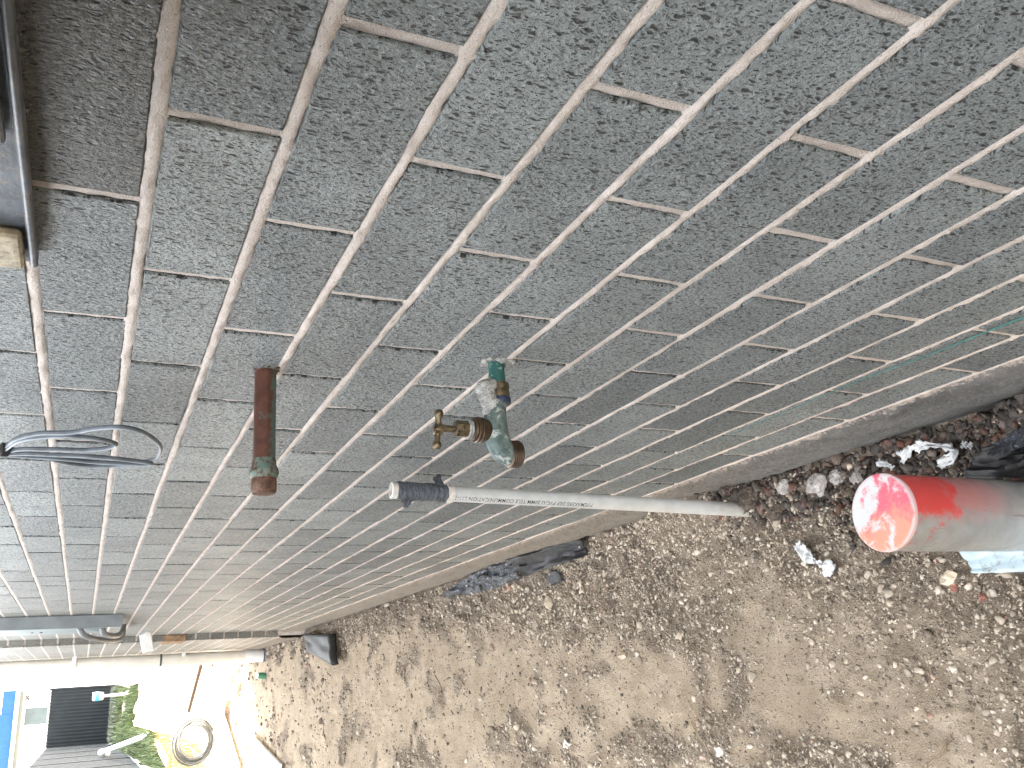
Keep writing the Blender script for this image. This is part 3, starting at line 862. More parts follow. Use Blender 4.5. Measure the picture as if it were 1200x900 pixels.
for i, h in enumerate(hs):
    for k in range(n):
        a = 6.283185 * k / n
        r = RK * 1.08 + 0.0018 * float(vnoise(h * 260 + math.sin(a) * 1.5, 3 + 2.2 * math.cos(a), 31)) + 0.0020 * (float(vnoise(h * 110 + math.cos(a) * 2, 3 + 3 * math.sin(a), 32)) - 0.4)
        tv.append(tuple(KT + ax * h + u0 * math.cos(a) * r + w0 * math.sin(a) * r))
tf = [(i * n + k, i * n + (k + 1) % n, (i + 1) * n + (k + 1) % n, (i + 1) * n + k) for i in range(43) for k in range(n)]
tape = obj('tape_wrap', (tv, tf), M['tape'], kon, True)

def flap(name, pts, mat, parent, th=0.0006, seed=0, nu=8, nv=6, amp=0.002, label=None, sm=True):
    """A small crumpled piece: bilinear patch over four corners with a bent, wrinkled surface and thickness."""
    a, b, c, d = [np.array(q, float) for q in pts]
    V = []
    for i in range(nu + 1):
        for j in range(nv + 1):
            s, tt = i / nu, j / nv
            q = a * (1 - s) * (1 - tt) + b * s * (1 - tt) + c * s * tt + d * (1 - s) * tt
            e = amp * (float(vnoise(s * 3.1 + seed, tt * 3.3 + seed * 2, 41)) - 0.5) * 2 + amp * 0.6 * (float(vnoise(s * 8 + seed, tt * 7, 42)) - 0.5) * 2
            rag = 0.4 * amp * (float(vnoise(i * 0.9 + seed * 3, j * 0.8, 43)) - 0.5)
            V.append((q[0] + rag, q[1] + rag * 1.3, q[2] + e))
    Fc = [(i * (nv + 1) + j, (i + 1) * (nv + 1) + j, (i + 1) * (nv + 1) + j + 1, i * (nv + 1) + j + 1) for i in range(nu) for j in range(nv)]
    o = obj(name, (V, Fc), mat, parent, sm)
    md = o.modifiers.new('thick', 'SOLIDIFY'); md.thickness = th; md.offset = 0
    return o
q = along(0.083)
flap('tape_tail', [q + Vector((0.012, -0.004, 0.006)), q + Vector((0.013, -0.002, -0.012)), q + Vector((0.034, 0.006, -0.010)), q + Vector((0.030, 0.004, 0.004))], M['tape'], kon, seed=2, amp=0.0018)
q = along(0.018)
flap('tape_tail', [q + Vector((-0.011, -0.004, 0.004)), q + Vector((-0.012, -0.003, -0.020)), q + Vector((-0.030, -0.002, -0.008)), q + Vector((-0.030, -0.002, 0.000))], M['tape'], kon, seed=5, amp=0.0018)
# printed lettering, wrapped round the tube
tc = bpy.data.curves.new('lettering', 'FONT')
tc.body = 'PIPEMAKERS DEP PVC-U 20MM TELE COMMUNICATION L11-1'
tc.resolution_u = 2
tc.offset = 0.003
to = bpy.data.objects.new('lettering_curve', tc); COL.objects.link(to)
bpy.context.view_layer.update()
tm = bpy.data.meshes.new_from_object(to.evaluated_get(bpy.context.evaluated_depsgraph_get()))
bpy.data.objects.remove(to); bpy.data.curves.remove(tc)
co = np.array([tuple(v.co) for v in tm.vertices])
bmin, bmax = co.min(0), co.max(0)
D0, D1 = 0.397, 0.114
TH0 = math.radians(45)
lv = []
for c in co:
    fx = (c[0] - bmin[0]) / (bmax[0] - bmin[0]); fy = (c[1] - bmin[1]) / (bmax[1] - bmin[1])
    d = D0 + (D1 - D0) * fx
    th = TH0 + (fy - 0.5) * 0.0078 / RK
    r = RK + 0.00035
    q = along(d)
    lv.append((q.x - r * math.sin(th), q.y - r * math.cos(th), q.z))
lf = [tuple(pp.vertices) for pp in tm.polygons]
bpy.data.meshes.remove(tm)
obj('lettering', (lv, lf), M['ink'], kon)

# ------------------------------------------------------------------ capped stormwater pipe
SP = (-0.178, 0.344)
sp = empty('stormwater_pipe', (SP[0], SP[1], GZ), 'grey stormwater pipe standing in the gravel, its flat cap sprayed red and pink', 'pipe')
obj('tube', lathe([(0.0530, -0.12), (0.0530, 0.10), (0.0528, 0.284)], (SP[0], SP[1], GZ), (0, 0, 1), 64), M['storm'], sp, True)
c_ = obj('cap', lathe([(0.050, 0.280), (0.0536, 0.2815), (0.0540, 0.2845), (0.0537, 0.2870), (0.0515, 0.2884), (0.048, 0.2880), (0.020, 0.2876), (0.0, 0.2876)], (SP[0], SP[1], GZ), (0, 0, 1), 64, caps=False), M['storm_cap'], sp, True)

# ------------------------------------------------------------------ cable coil hung on the wall
A_ = [(0.782, 0.133), (0.739, 0.119), (0.706, 0.091), (0.694, 0.055), (0.67, 0.028), (0.656, 0.001), (0.666, -0.023), (0.698, -0.042), (0.737, -0.055), (0.772, -0.058), (0.815, -0.054), (0.842, -0.036), (0.868, -0.006), (0.876, 0.03), (0.86, 0.063), (0.832, 0.09), (0.805, 0.114), (0.792, 0.131)]
B_ = [(0.791, 0.135), (0.734, 0.115), (0.709, 0.086), (0.698, 0.055), (0.704, 0.028), (0.716, 0.009), (0.731, -0.0), (0.749, 0.008), (0.768, 0.037), (0.771, 0.075), (0.777, 0.112), (0.792, 0.131)]
C_ = [(0.792, 0.131), (0.787, 0.103), (0.787, 0.066), (0.788, 0.027), (0.799, -0.014), (0.812, -0.047), (0.822, -0.046), (0.822, -0.014), (0.82, 0.026), (0.808, 0.066), (0.803, 0.104), (0.797, 0.13)]
coil = empty('cable_coil', (-0.03, 0.79, 0.14), 'tied loops of flat grey electrical cable hanging on the wall', 'cable')
for nm, L, dx in (('cable_loop', A_, 0.006), ('cable_loop', B_, 0.0), ('cable_loop', C_, -0.006)):
    pts = [(-0.03 + dx * 0.6, a, b) for i, (a, b) in enumerate(L)]
    s = spline(pts, 6)
    core = obj(nm, tube(s, 0.0024, 10, flat=0.6, flatdir=(0.3, 1, 0)), M['cable'], coil, True)
    s2 = [Vector(q) + Vector((-0.0028, 0, 0.0004)) for q in s]
    obj('cable_edge', tube(s2, 0.0014, 8), M['cable_pale'], core, True)
obj('cable_tie', lathe([(0.0065, -0.006), (0.0095, -0.004), (0.0098, 0.004), (0.0065, 0.006)], (-0.03, 0.789, 0.135), (0, -0.25, 1), 16), M['lamp_black'], coil, True)
tl = spline([(-0.031, 0.789, 0.130), (-0.031, 0.792, 0.16), (-0.026, 0.80, 0.30), (-0.016, 0.80, 0.55), (-0.01, 0.80, 0.9)], 6)
obj('cable_tail', tube(tl, 0.0035, 10), M['cable'], coil, True)

# ------------------------------------------------------------------ weathered meter box at the near top edge
mb = empty('meter_box', (-0.01, 0.0, 0.08), 'weathered dark grey metal meter box with a rounded rim above the wall bricks', 'meter box')
obj('backing_flange', box(-0.010, -0.0005, -1.0, 0.232, 0.0762, 0.42, 0.003), M['meter'], mb)
obj('door', box(-0.018, -0.0105, -1.0, 0.045, 0.0870, 0.40, 0.005, 3), M['meter'], mb)
obj('rim', tube([(-0.012, -1.0, 0.0790), (-0.012, 0.10, 0.0790), (-0.012, 0.229, 0.0790)], 0.0032, 12), M['meter'], mb, True)
obj('latch', box(-0.020, -0.0105, 0.168, 0.228, 0.0845, 0.16, 0.006, 3), M['meter_latch'], mb)
obj('unseen_shade_hood', box(-0.24, -0.019, -0.90, 0.04, 0.125, 0.40, 0.006), M['meter'], mb)  # added body out of frame, there to shade the bricks below

# ------------------------------------------------------------------ far switch box, vent, downpipe
sb = empty('switch_box', (0, 3.75, -0.118), 'grey metal switch box on the far wall with two flexible conduits', 'electrical box')
obj('cabinet', box(-0.052, -0.001, 3.75, 4.12, -0.06, 0.95, 0.003), M['box_face'], sb)
obj('side_cover', box(-0.055, -0.002, 3.735, 3.749, -0.118, 0.95, 0.002), M['box_grey'], sb)
for q in (0.20, 0.235):
    obj('screw', lathe([(0.006, 0), (0.006, 0.003), (0.003, 0.005)], (-0.052, 3.95, q), (-1, 0, 0), 12), M['box_grey'], sb)
obj('conduit_bend', tube(spline([(-0.045, 3.80, 0.05), (-0.075, 3.85, 0.03), (-0.085, 3.98, -0.01), (-0.085, 4.15, -0.06), (-0.075, 4.35, -0.11), (-0.05, 4.48, -0.145), (0.01, 4.53, -0.15)], 8), 0.0125, 14), M['flex'], sb, True)
obj('conduit_bend', tube(spline([(-0.045, 3.82, -0.04), (-0.07, 3.87, -0.05), (-0.075, 4.0, -0.08), (-0.06, 4.2, -0.12), (-0.03, 4.32, -0.14), (0.01, 4.35, -0.145)], 8), 0.0125, 14), M['flex'], sb, True)
obj('cable_gland', box(-0.045, -0.006, 3.77, 3.83, -0.105, -0.063, 0.004), M['white_plastic'], sb)

vt = empty('vent_cover', (XP, 5.32, -0.30), 'small tilted white plastic cover on the wall beyond the switch box', 'cover')
Mv = Matrix.Translation((-0.055, 5.02, -0.288)) @ Matrix.Rotation(math.radians(-8), 4, 'X') @ Matrix.Rotation(math.radians(-14), 4, 'Y')
obj('cover', xform(box(-0.055, 0.050, -0.012, 0.012, -0.035, 0.028, 0.004), Mv), M['white_plastic'], vt)
obj('stem', lathe([(0.012, 0), (0.012, 0.40)], (-0.010, 5.0, -0.288), (0.02, 1, 0), 14), M['white_plastic'], vt, True)

dp = empty('downpipe', (-0.092, 6.75, -1.22), 'cream round downpipe at the far end of the brick wall', 'downpipe')
DX, DY = -0.093, 6.75
obj('pipe', lathe([(0.044, -1.17), (0.044, 0.0), (0.044, 1.30)], (DX, DY, 0), (0, 0, 1), 32), M['cream_pipe'], dp, True)
obj('joint_collar', lathe([(0.044, -0.50), (0.0465, -0.498), (0.0465, -0.488), (0.044, -0.486)], (DX, DY, 0), (0, 0, 1), 32), M['fascia'], dp, True)
obj('bracket', box(DX + 0.02, XP - 0.001, DY - 0.075, DY - 0.035, -0.66, -0.635, 0.003), M['white_plastic'], dp)
obj('bracket', box(DX - 0.02, XP - 0.001, DY - 0.056, DY - 0.040, 0.07, 0.10, 0.003), M['white_plastic'], dp)
obj('shoe', lathe([(0.046, -1.10), (0.0495, -1.105), (0.0495, -1.25), (0.046, -1.26)], (DX, DY, 0), (0, 0, 1), 32), M['white_plastic'], dp, True)
obj('seal_band', lathe([(0.0500, -1.235), (0.0520, -1.238), (0.0520, -1.27), (0.05, -1.28)], (DX, DY, 0), (0, 0, 1), 32), M['navy'], dp, True)
gp = empty('green_spout', (DX - 0.05, DY - 0.03, -1.25), 'small green plastic fitting beside the downpipe foot', 'fitting')
obj('fitting', lathe([(0.010, -1.27), (0.024, -1.262), (0.026, -1.23), (0.022, -1.20), (0.012, -1.195)], (DX - 0.030, DY - 0.055, 0), (0.1, 0, 1), 18), M['green_plastic'], gp, True)
obj('lip', lathe([(0.020, -1.203), (0.025, -1.2), (0.025, -1.193), (0.018, -1.19)], (DX - 0.030, DY - 0.055, 0), (0.1, 0, 1), 18), M['white_plastic'], gp, True)

# ------------------------------------------------------------------ litter along the wall foot
def gzf(x, y): return float(ground_z(x, y))
def sheet(name, pts, mat, label, cat, amp=0.01, lift=0.006, nu=14, nv=10, seed=0, th=0.0012, group=None):
    P = [(x, y, gzf(x, y) + lift + h) for x, y, h in pts]
    o = flap(name, P, mat, None, th, seed, nu, nv, amp)
    return tag(o, label, cat, group)

sheet('plastic_sheet', [(-0.212, 0.455, 0.012), (-0.205, 0.20, 0.02), (-0.275, 0.22, 0.0), (-0.252, 0.437, 0.0)], M['blue_sheet'], 'dirty pale blue plastic sheet under the capped stormwater pipe', 'plastic sheet', 0.008, 0.014, 18, 10, 3)
sheet('plastic_bag', [(-0.100, 0.43, 0.0), (-0.066, 0.378, 0.012), (-0.085, 0.20, 0.025), (-0.145, 0.24, 0.02)], M['black_sheet'], 'crumpled black plastic behind the capped stormwater pipe', 'plastic sheet', 0.018, 0.020, 16, 14, 7)
sheet('plastic_wrapper', [(-0.066, 0.37, 0.02), (-0.060, 0.20, 0.03), (-0.090, 0.20, 0.045), (-0.088, 0.345, 0.04)], M['foil'], 'torn bluish foil wrapper on top of the black plastic', 'wrapper', 0.010, 0.02, 12, 8, 9)
# torn paper: bent ribbons
def ribbon(name, path, width, mat, label, cat, seed, group=None, th=0.0010):
    s = spline([(x, y, gzf(x, y) + h) for x, y, h in path], 9)
    V = []; nn = 7
    for i, q in enumerate(s):
        a = s[max(i - 1, 0)]; b = s[min(i + 1, len(s) - 1)]
        tdir = (b - a); tdir.z = 0
        tdir.normalize() if tdir.length > 1e-6 else None
        side = Vector((-tdir.y, tdir.x, 0))
        e = i / (len(s) - 1)
        wd = width * (0.15 + 1.3 * float(vnoise(e * 9 + seed, seed * 1.7, 51)))
        for j in range(nn):
            u = j / (nn - 1) - 0.5
            jg = 0.5 * width * (random.random() - 0.5) * (1 if j in (0, nn - 1) else 0.3)
            V.append(tuple(q + side * (u * 2 * wd + jg + 0.5 * width * (float(vnoise(e * 7 + seed, 3.3, 53)) - 0.5)) + Vector((jg * 0.5, 0, 0.014 * (float(vnoise(e * 16 + seed, u * 7 + seed, 52)) - 0.35)))))
    Fc = [(i * nn + j, (i + 1) * nn + j, (i + 1) * nn + j + 1, i * nn + j + 1) for i in range(len(s) - 1) for j in range(nn - 1)]
    o = obj(name, (V, Fc), mat, None, True)
    md = o.modifiers.new('thick', 'SOLIDIFY'); md.thickness = th; md.offset = 0
    return tag(o, label, cat, group)
ribbon('paper_scrap', [(-0.036, 0.548, 0.02), (-0.030, 0.520, 0.022), (-0.030, 0.490, 0.024), (-0.040, 0.455, 0.022), (-0.056, 0.452, 0.02), (-0.066, 0.480, 0.016)], 0.0085, M['paper'], 'torn white paper curled over dark gravel behind the painted cap', 'paper', 1, 'torn white scraps')
ribbon('paper_scrap', [(-0.043, 0.428, 0.02), (-0.048, 0.415, 0.024), (-0.052, 0.405, 0.02)], 0.005, M['paper'], 'small white scrap by the black plastic on the dark gravel', 'paper', 4, 'torn white scraps')
ribbon('paper_scrap', [(-0.036, 0.588, 0.016), (-0.042, 0.577, 0.018), (-0.052, 0.571, 0.014)], 0.006, M['paper'], 'small white scrap beside the concrete footing above the painted cap', 'paper', 8, 'torn white scraps')
ribbon('paper_scrap', [(-0.148, 0.825, 0.006), (-0.166, 0.800, 0.010), (-0.184, 0.776, 0.012), (-0.200, 0.752, 0.010), (-0.212, 0.740, 0.006)], 0.011, M['paper'], 'crumpled white paper strip lying in gravel left of the painted cap', 'paper', 11, 'torn white scraps')
# torn damp-course strip at the wall foot
dpc = empty('damp_course_strip', (-0.03, 2.2, -1.235), 'torn black and silver plastic strip poking out at the wall foot', 'plastic strip')
def strip(pts, nm, mat, seed, amp):
    flap(nm, pts, mat, dpc, 0.0012, seed, 22, 8, amp)
def w_(y, x, dz): return (x, y, gzf(x, y) + dz)
strip([(-0.013, 1.60, -1.205), (-0.013, 2.02, -1.165), (-0.068, 1.98, -1.215), (-0.058, 1.62, -1.232)], 'black_strip', M['black_sheet'], 3, 0.015)
strip([(-0.013, 2.00, -1.168), (-0.014, 2.36, -1.185), (-0.078, 2.33, -1.222), (-0.072, 1.99, -1.212)], 'foil_strip', M['foil'], 6, 0.020)
strip([(-0.014, 2.34, -1.188), (-0.032, 2.72, -1.220), (-0.066, 2.74, -1.236), (-0.080, 2.31, -1.224)], 'foil_strip', M['foil'], 9, 0.022)
sheet('plastic_offcut', [(-0.072, 1.90, 0.008), (-0.070, 1.80, 0.014), (-0.105, 1.78, 0.004), (-0.112, 1.86, 0.002)], M['black_sheet'], 'small dark plastic offcut beside the torn strip at the wall foot', 'plastic piece', 0.005, 0.006, 8, 6, 14)
# charcoal mat lying on the dirt
mt = flap('rubber_mat', [(-0.041, 5.069, -1.210), (-0.083, 4.424, -1.205), (-0.248, 4.347, -1.207), (-0.146, 4.993, -1.212)], M['mat_dark'], None, 0.035, 20, 12, 8, 0.006)
tag(mt, 'dark charcoal rubber mat lying by the wall foot near the downpipe', 'mat')
# green string along the lower courses
pts = [(-0.0045 - 0.003 * abs(math.sin(y * 9)), y, z) for y, z in ((-0.35, -0.952), (0.059, -0.928), (0.18, -0.921), (0.30, -0.9155), (0.45, -0.914), (0.60, -0.9165))]
tag(obj('string_line', tube(spline(pts, 8), [0.0014 - 0.0009 * min(1, i / 30) for i in range(41)], 8), M['string'], None, True), 'thin teal string stretched along a lower mortar course', 'string')

# lumps of hardened mortar and single stones that can be told apart
lumps = [(-0.045, 0.735, 0.020, 'grey mortar lump at the footing between conduit foot and painted cap, the largest'),
         (-0.038, 0.690, 0.014, 'grey mortar lump at the footing, next right of the largest lump'),
         (-0.050, 0.650, 0.011, 'small grey mortar lump at the footing nearest the torn paper'),
         (-0.036, 0.800, 0.013, 'grey mortar lump at the footing just left of the largest lump'),
         (-0.075, 0.850, 0.017, 'brownish earth clod against the white conduit foot'),
         (-0.085, 0.610, 0.024, 'rounded brown earth clod left of the painted cap by the wall'),
         (-0.040, 0.890, 0.020, 'dark earth clod between the white conduit foot and the wall'),
         (-0.088, 0.905, 0.012, 'small dark earth clod on the outer side of the white conduit foot')]
for i, (x, y, r, lb) in enumerate(lumps):
    tag(obj('mortar_lump', blob((x, y, gzf(x, y) + r * 0.45), r, 3, 0.42, 500 + i, (1, 1.15, 0.8), 2.6), M['lump'] if i < 4 else M['clod'], None), lb, 'lump', 'mortar lumps at the footing')
sts = [(-0.252, 0.482, 0.015, 'pale_stone', 'stone', 'pale flat stone chip beside the blue plastic sheet', (0.7, 1.3, 0.4)),
       (-0.268, 0.486, 0.010, 'red_chip', 'brick_chip', 'red brick chip next to the pale flat stone', (1, 1.1, 0.7)),
       (-0.225, 0.500, 0.008, 'red_chip', 'brick_chip', 'dark red brick chip under the lower edge of the capped pipe', (1, 1.1, 0.7)),
       (-0.290, 0.440, 0.009, 'red_chip', 'brick_chip', 'small red brick chip below the blue plastic sheet', (1, 0.9, 0.7)),
       (-0.060, 0.300, 0.013, 'red_chip', 'brick_chip', 'red brick chip on the dark gravel near the wall', (1, 0.9, 0.7)),
       (-0.305, 0.360, 0.011, 'white_chip', 'stone', 'rounded white pebble at the right picture edge below the blue sheet', (1, 1, 0.8)),
       (-0.545, 1.150, 0.013, 'white_chip', 'stone', 'chalky white stone on the trodden dirt at the bottom of the picture', (1, 1.2, 0.6)),
       (-0.555, 1.860, 0.014, 'white_chip', 'stone', 'white stone chip alone on the far trodden dirt', (1, 1.3, 0.6)),
       (-0.300, 1.250, 0.012, 'pale_stone', 'stone', 'tan stone in the mid gravel left of the white conduit foot', (1, 1.2, 0.7)),
       (-0.160, 1.880, 0.016, 'pale_stone', 'stone', 'pale stone wedged beside the torn plastic strip', (1.3, 1, 0.8)),
       (-0.470, 0.330, 0.012, 'pale_stone', 'stone', 'pale crumbly stone at the lower right picture edge', (1, 1.3, 0.6)),
       (-0.330, 1.520, 0.016, 'pale_stone', 'stone', 'light stone amid dark crumbs in the middle of the dirt', (1, 1.3, 0.7))]
for i, (x, y, r, mt_, nm, lb, sc) in enumerate(sts):
    tag(obj(nm, blob((x, y, gzf(x, y) + r * 0.25), r * 0.85, 2 if i in (0, 6) else 1, 0.75, 700 + i, sc, 1.8), M[mt_], None), lb, 'stone')
tw = [([(-0.500, 0.560), (-0.520, 0.572), (-0.540, 0.600), (-0.575, 0.620)], 0.0018, 'twig', 'bent dry twig on the dirt at the bottom right', 'twig'),
      ([(-0.485, 1.240), (-0.510, 1.215), (-0.535, 1.190), (-0.570, 1.180)], 0.0014, 'straw', 'pale dry root strands on the dirt below the conduit', 'root'),
      ([(-0.120, 1.700), (-0.160, 1.690), (-0.210, 1.705)], 0.0022, 'twig', 'dark stick lying across the dirt beside the torn strip', 'twig'),
      ([(-0.395, 1.160), (-0.425, 1.175), (-0.460, 1.185)], 0.0013, 'twig', 'thin curved twig on the dirt right of the root strands', 'twig'),
      ([(-0.105, 0.905), (-0.140, 0.860), (-0.150, 0.80)], 0.0010, 'straw', 'pale straw lying at the foot of the white conduit', 'straw'),
      ([(-0.340, 2.900), (-0.400, 2.830), (-0.470, 2.850)], 0.0026, 'twig', 'thin dark twig on the far trodden dirt', 'twig')]
for i, (pp, r, mt_, lb, ct) in enumerate(tw):
    s = spline([(x, y, gzf(x, y) + r + 0.004) for x, y in pp], 6)
    nS = len(s)
    tag(obj(ct if ct != 'root' else 'root_strand', tube(s, [r * (1.1 - 0.7 * k / nS) for k in range(nS)], 7), M[mt_], None, True), lb, ct)

# ------------------------------------------------------------------ sunlit yard beyond the wall
def gy(x, y): return gzf(x, y)
# charcoal steel fences: ribbed sheets in panels between posts with top and bottom rails
def fence(name, p0, p1, zb, zt, npan, label, rib=0.095):
    p0 = Vector(p0); p1 = Vector(p1)
    root = empty(name, (p0.x, p0.y, zb), label, 'fence', 'steel boundary fences')
    L = (p1 - p0).length; d = (p1 - p0) / L; nrm = Vector((-d.y, d.x, 0))
    for k in range(npan):
        a0 = L * k / npan + 0.025; a1 = L * (k + 1) / npan - 0.025
        nr = max(2, int((a1 - a0) / rib)); V = []; Fc = []
        pr = []
        for r in range(nr):
            s0 = a0 + (a1 - a0) * r / nr; wd = (a1 - a0) / nr
            pr += [(s0, 0.0), (s0 + wd * 0.52, 0.0), (s0 + wd * 0.62, 0.022), (s0 + wd * 0.90, 0.022)]
        pr.append((a1, 0.0))
        for s, o in pr:
            q = p0 + d * s + nrm * (o - 0.011)
            V.append((q.x, q.y, zb + 0.05)); V.append((q.x, q.y, zt - 0.03))
        for i in range(len(pr) - 1):
            Fc.append((2 * i, 2 * i + 2, 2 * i + 3, 2 * i + 1))
        o = obj('panel', (V, Fc), M['fence'], root)
        md = o.modifiers.new('thick', 'SOLIDIFY'); md.thickness = 0.002
        for zz, mm in ((zb + 0.05, 'fence'), (zt - 0.03, 'fence_rail')):
            a = p0 + d * a0; b = p0 + d * a1
            obj('rail', tube([(a.x, a.y, zz), (b.x, b.y, zz)], 0.027, 4), M[mm], root)
    for k in range(npan + 1):
        q = p0 + d * (L * k / npan)
        obj('post', box(q.x - 0.025, q.x + 0.025, q.y - 0.025, q.y + 0.025, zb - 0.3, zt, 0.003), M['fence'], root)
    return root
fence('steel_fence', (0.075, 29, 0), (-1.50, 29, 0), -0.95, 0.87, 1, 'charcoal ribbed steel fence facing the camera at the far end of the yard')
fence('steel_fence', (-1.50, 28.97, 0), (-1.30, -4.0, 0), -1.0, 0.84, 14, 'charcoal ribbed steel fence running along the left side of the sunlit yard')  # seen beside the yard; near stretch past the camera added unseen for shade
obj_pl = box(-1.50, 0.06, 28.85, 28.95, -1.15, -0.90, 0.01)
tag(obj('retaining_sleeper', obj_pl, M['fascia']), 'grey sleeper along the base of the far steel fence', 'sleeper')

# neighbour's house with a blue roof, behind the fence
nh = empty('neighbour_house', (-3, 34, -0.95), 'cream neighbour house with a blue corrugated roof behind the charcoal fence', 'house')
obj('wall', box(-9.0, 0.02, 34.0, 40.0, -1.2, 1.80), M['house_wall'], nh)
def corrug(x0, x1, y0, z0, y1, z1, pitch=0.16):
    V = []; Fc = []
    x = x0; i = 0; lst = []
    while x <= x1 + 1e-6:
        lst.append((x, 0.014 * (1 if i % 2 == 0 else -1))); x += pitch / 2; i += 1
    for x, o in lst:
        V.append((x, y0, z0 + o)); V.append((x, y1, z1 + o))
    for i in range(len(lst) - 1): Fc.append((2 * i, 2 * i + 2, 2 * i + 3, 2 * i + 1))
    return V, Fc
rf = obj('roof', corrug(-9.2, -0.49, 33.60, 1.93, 33.95, 3.2), M['blue_roof'], nh)
md = rf.modifiers.new('thick', 'SOLIDIFY'); md.thickness = 0.03
rf2 = obj('roof_end', corrug(-0.55, 0.17, 33.625, 1.93, 33.74, 2.34), M['blue_roof'], nh)
md = rf2.modifiers.new('thick', 'SOLIDIFY'); md.thickness = 0.03
obj('roof_slope', corrug(-9.2, -0.49, 33.97, 3.2, 40.2, 1.93), M['blue_roof'], nh)
obj('roof_end_slope', corrug(-0.49, 0.17, 33.76, 2.34, 40.2, 1.9), M['blue_roof'], nh)
obj('fascia', box(-9.2, 0.15, 33.55, 33.60, 1.74, 1.95), M['fascia'], nh)
obj('gutter', tube([(-9.2, 33.50, 1.90), (0.17, 33.50, 1.90)], 0.06, 8), M['fence_rail'], nh)
for x0, x1, mm in ((-0.93, -0.40, 'window_glass'), (-2.0, -1.40, 'window_pale')):
    wn = obj('window', join(box(x0 - 0.05, x0, 33.95, 34.02, 0.55, 1.72), box(x1, x1 + 0.05, 33.95, 34.02, 0.55, 1.72), box(x0, x1, 33.95, 34.02, 0.55, 0.60), box(x0, x1, 33.95, 34.02, 1.67, 1.72)), M['white_plastic'], nh)
    obj('pane', box(x0, x1, 33.97, 33.995, 0.60, 1.67), M[mm], wn)
obj('bracket', join(tube([(0.0, 33.9, 1.70), (-0.15, 33.8, 1.58)], 0.03, 6), tube([(-0.15, 33.9, 1.70), (0.0, 33.8, 1.58)], 0.03, 6)), M['lamp_black'], nh)

# leaning white downpipe length, timber, hose coil, boards
lp = empty('leaning_pipe', (-0.95, 16.7, gy(-0.95, 16.7)), 'white plastic pipe length leaning against the side fence', 'pipe')
pa = Vector((-0.94, 16.7, gy(-0.94, 16.7) + 0.03)); pb = Vector((-1.34, 20.6, -0.43))
obj('pipe', tube([pa, pb], 0.045, 14), M['white_plastic'], lp, True)
obj('elbow', tube(spline([pb - (pb - pa).normalized() * 0.1, pb, pb + Vector((-0.03, 0.1, -0.06)), pb + Vector((-0.05, 0.12, -0.16))], 5), 0.06, 14), M['white_plastic'], lp, True)
def plank(name, a, b, wd, th, mat, label, cat, lift=0.02, group=None):
    a = Vector((a[0], a[1], gy(*a) + lift + (a[2] if len(a) > 2 else 0) if False else gy(a[0], a[1]) + lift)); b = Vector((b[0], b[1], gy(b[0], b[1]) + lift))
    d = (b - a); L = d.length; d.normalize()
    Mx = Matrix.Translation((a + b) / 2) @ d.to_track_quat('X', 'Z').to_matrix().to_4x4()
    o = obj(name, xform(box(-L / 2, L / 2, -wd / 2, wd / 2, -th / 2, th / 2, min(0.004, th / 4)), Mx), mat)
    return tag(o, label, cat, group)
plank('timber_plank', (-1.02, 15.2), (-1.21, 13.3), 0.10, 0.05, M['timber'], 'pale timber plank lying on the grass edge', 'plank', 0.05)
plank('timber_stake', (-0.03, 10.4), (-0.53, 11.3), 0.045, 0.04, M['timber_brown'], 'brown weathered timber stake lying on the sunlit dirt', 'timber', 0.05)
plank('white_board', (-0.56, 8.75), (-1.02, 7.55), 0.20, 0.02, M['board'], 'long narrow white board lying on the dirt at the shadow edge', 'board', 0.045)
plank('white_board', (-0.72, 7.05), (-0.88, 5.85), 0.12, 0.02, M['board'], 'white board in place of a sun patch, nearest the camera at the bottom of the yard', 'board', 0.04)  # pale board stands in for a patch of sunlight on the dirt
plank('cement_sheet', (-0.42, 9.65), (-0.52, 8.45), 0.26, 0.02, M['board'], 'white cement sheet offcut on the rubble beside the hose coil', 'board', 0.06)
hc = empty('hose_coil', (-0.80, 9.5, gy(-0.8, 9.5)), 'coil of grey hose standing on the sunlit dirt', 'hose')
for i in range(7):
    r = 0.150 + 0.009 * i + 0.006 * math.sin(i * 2.1)
    c0 = Vector((-0.80 + 0.022 * math.sin(i * 1.7), 9.55 + 0.022 * i, gy(-0.8, 9.5) + 0.185 + 0.01 * math.cos(i * 2)))
    pts = [c0 + Vector((r * 1.05 * math.cos(a), 0.18 * r * math.sin(a) + 0.02 * math.sin(2 * a + i), r * math.sin(a) * 0.95)) for a in np.linspace(0, 6.283, 40)]
    obj('hose_loop', tube(pts, 0.011, 8, caps=False), M['hose'], hc, True)
# rubble clods at the shadow edge
for i, (x, y, r) in enumerate([(-0.16, 8.0, 0.05), (-0.30, 7.9, 0.06), (-0.42, 8.05, 0.05), (-0.22, 8.4, 0.06), (-0.55, 8.0, 0.05)]):
    lb = ['dirt clod at the shadow edge closest to the downpipe', 'dirt clod at the shadow edge, second from the downpipe', 'dirt clod at the shadow edge, third from the downpipe', 'dirt clod in the sun just beyond the downpipe', 'dirt clod beside the long white board'][i]
    tag(obj('dirt_clod', blob((x, y, gy(x, y) + r * .3), r, 3, 0.4, 900 + i, (1.4, 1.2, 0.7)), M['earth']), lb, 'clod', 'dirt clods at the shadow edge')

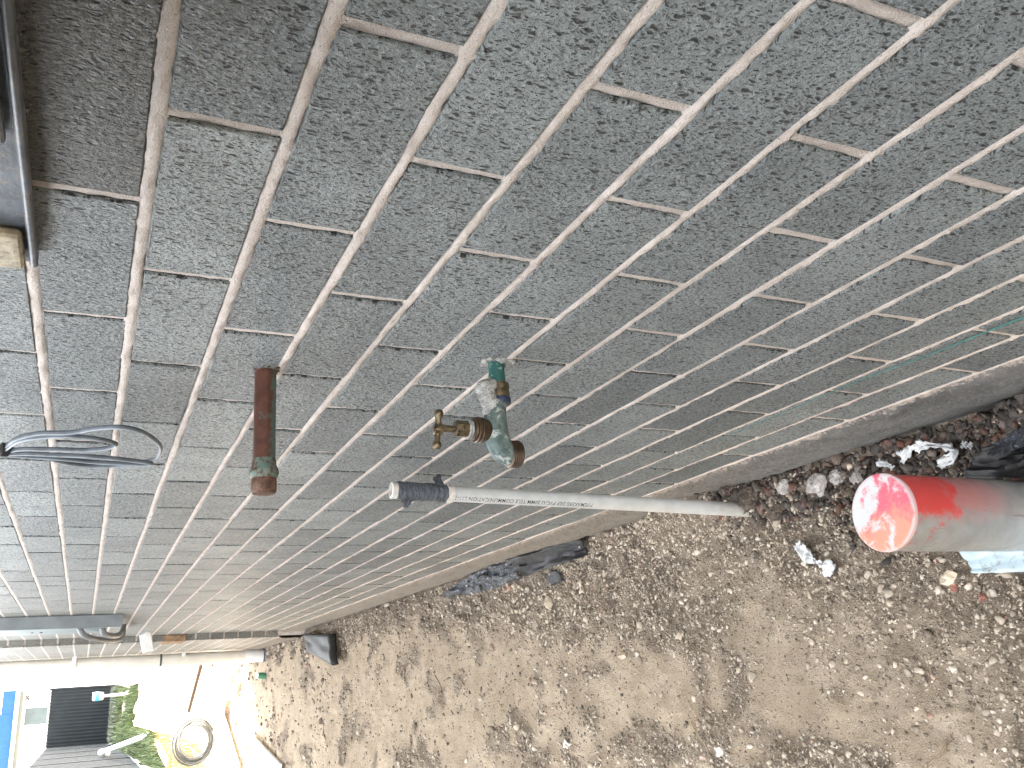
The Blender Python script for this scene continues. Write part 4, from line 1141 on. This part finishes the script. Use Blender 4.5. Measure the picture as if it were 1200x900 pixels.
# grass at the far fence and along the side fence
def blades(n, fx, h0, h1, wdt):
    x, y = fx(n)
    n = len(x)
    V = np.zeros((n, 3, 3))
    h = h0 + (h1 - h0) * rng.random(n); a = rng.random(n) * 6.283; ln = 0.5 * h * (rng.random(n) - 0.2)
    z = ground_z(x, y) - 0.01
    dx, dy = np.cos(a) * wdt, np.sin(a) * wdt
    b = rng.random(n) * 6.283
    V[:, 0] = np.stack([x - dx, y - dy, z], 1); V[:, 1] = np.stack([x + dx, y + dy, z], 1)
    V[:, 2] = np.stack([x + np.cos(b) * ln, y + np.sin(b) * ln, z + h], 1)
    return V.reshape(-1, 3), np.arange(3 * n).reshape(n, 3)
def patch_far(n):
    x = -1.45 + 1.40 * rng.random(4 * n); y = 19.5 + 7.5 * rng.random(4 * n)
    k = np.nonzero(vnoise(x * 3.5, y * 0.8, 61) + 0.25 * vnoise(x * 12, y * 3, 62) + 0.25 * smooth(-0.4, -1.3, x) > 0.62)[0][:n]
    return x[k], y[k]
def patch_side(n):
    y = 13.4 + 7 * rng.random(n)
    return -1.38 + (0.5 * rng.random(n) ** 1.5) * smooth(12.5, 16, y), y
gr = obj('grass', jn(blades(9000, patch_far, 0.06, 0.22, 0.012), blades(7000, patch_side, 0.06, 0.20, 0.010)), M['grass'])
tag(gr, 'rough green grass growing in front of the charcoal fences', 'grass', kind='stuff')
def patch_dry(n):
    y = 10 + 6 * rng.random(n)
    return -1.36 + 0.5 * rng.random(n) ** 1.3, y
gd = obj('dry_grass', blades(4000, patch_dry, 0.03, 0.12, 0.007), M['grass_dry'])
tag(gd, 'sparse dry yellow grass on the sunlit dirt near the plank', 'grass', kind='stuff')
# low grey-green ground cover bank under the far fence
def patch_bank(n):
    return -1.40 + 1.40 * rng.random(n), 26.2 + 2.5 * rng.random(n)
gb = obj('ground_cover', blades(7000, patch_bank, 0.10, 0.28, 0.03), M['leaf'])
tag(gb, 'grey green weedy ground cover at the base of the far fence', 'weeds', kind='stuff')
# white and blue garden post
bp_ = empty('garden_marker', (-0.21, 24.0, gy(-0.21, 24)), 'small white post and can with a light blue band in front of the far fence', 'post')
obj('post', tube([(-0.21, 24.0, gy(-0.21, 24) - .05), (-0.23, 24.0, gy(-0.21, 24) + 0.55)], 0.03, 10), M['white_plastic'], bp_, True)
obj('can', lathe([(0.08, 0.0), (0.09, 0.02), (0.10, 0.22), (0.085, 0.24)], (-0.23, 24.0, gy(-0.21, 24) + 0.55), (0, 0, 1), 18), M['white_plastic'], bp_, True)
obj('band', lathe([(0.102, 0.09), (0.108, 0.10), (0.108, 0.17), (0.102, 0.18)], (-0.23, 24.0, gy(-0.21, 24) + 0.55), (0, 0, 1), 18), M['blue_bucket'], bp_, True)
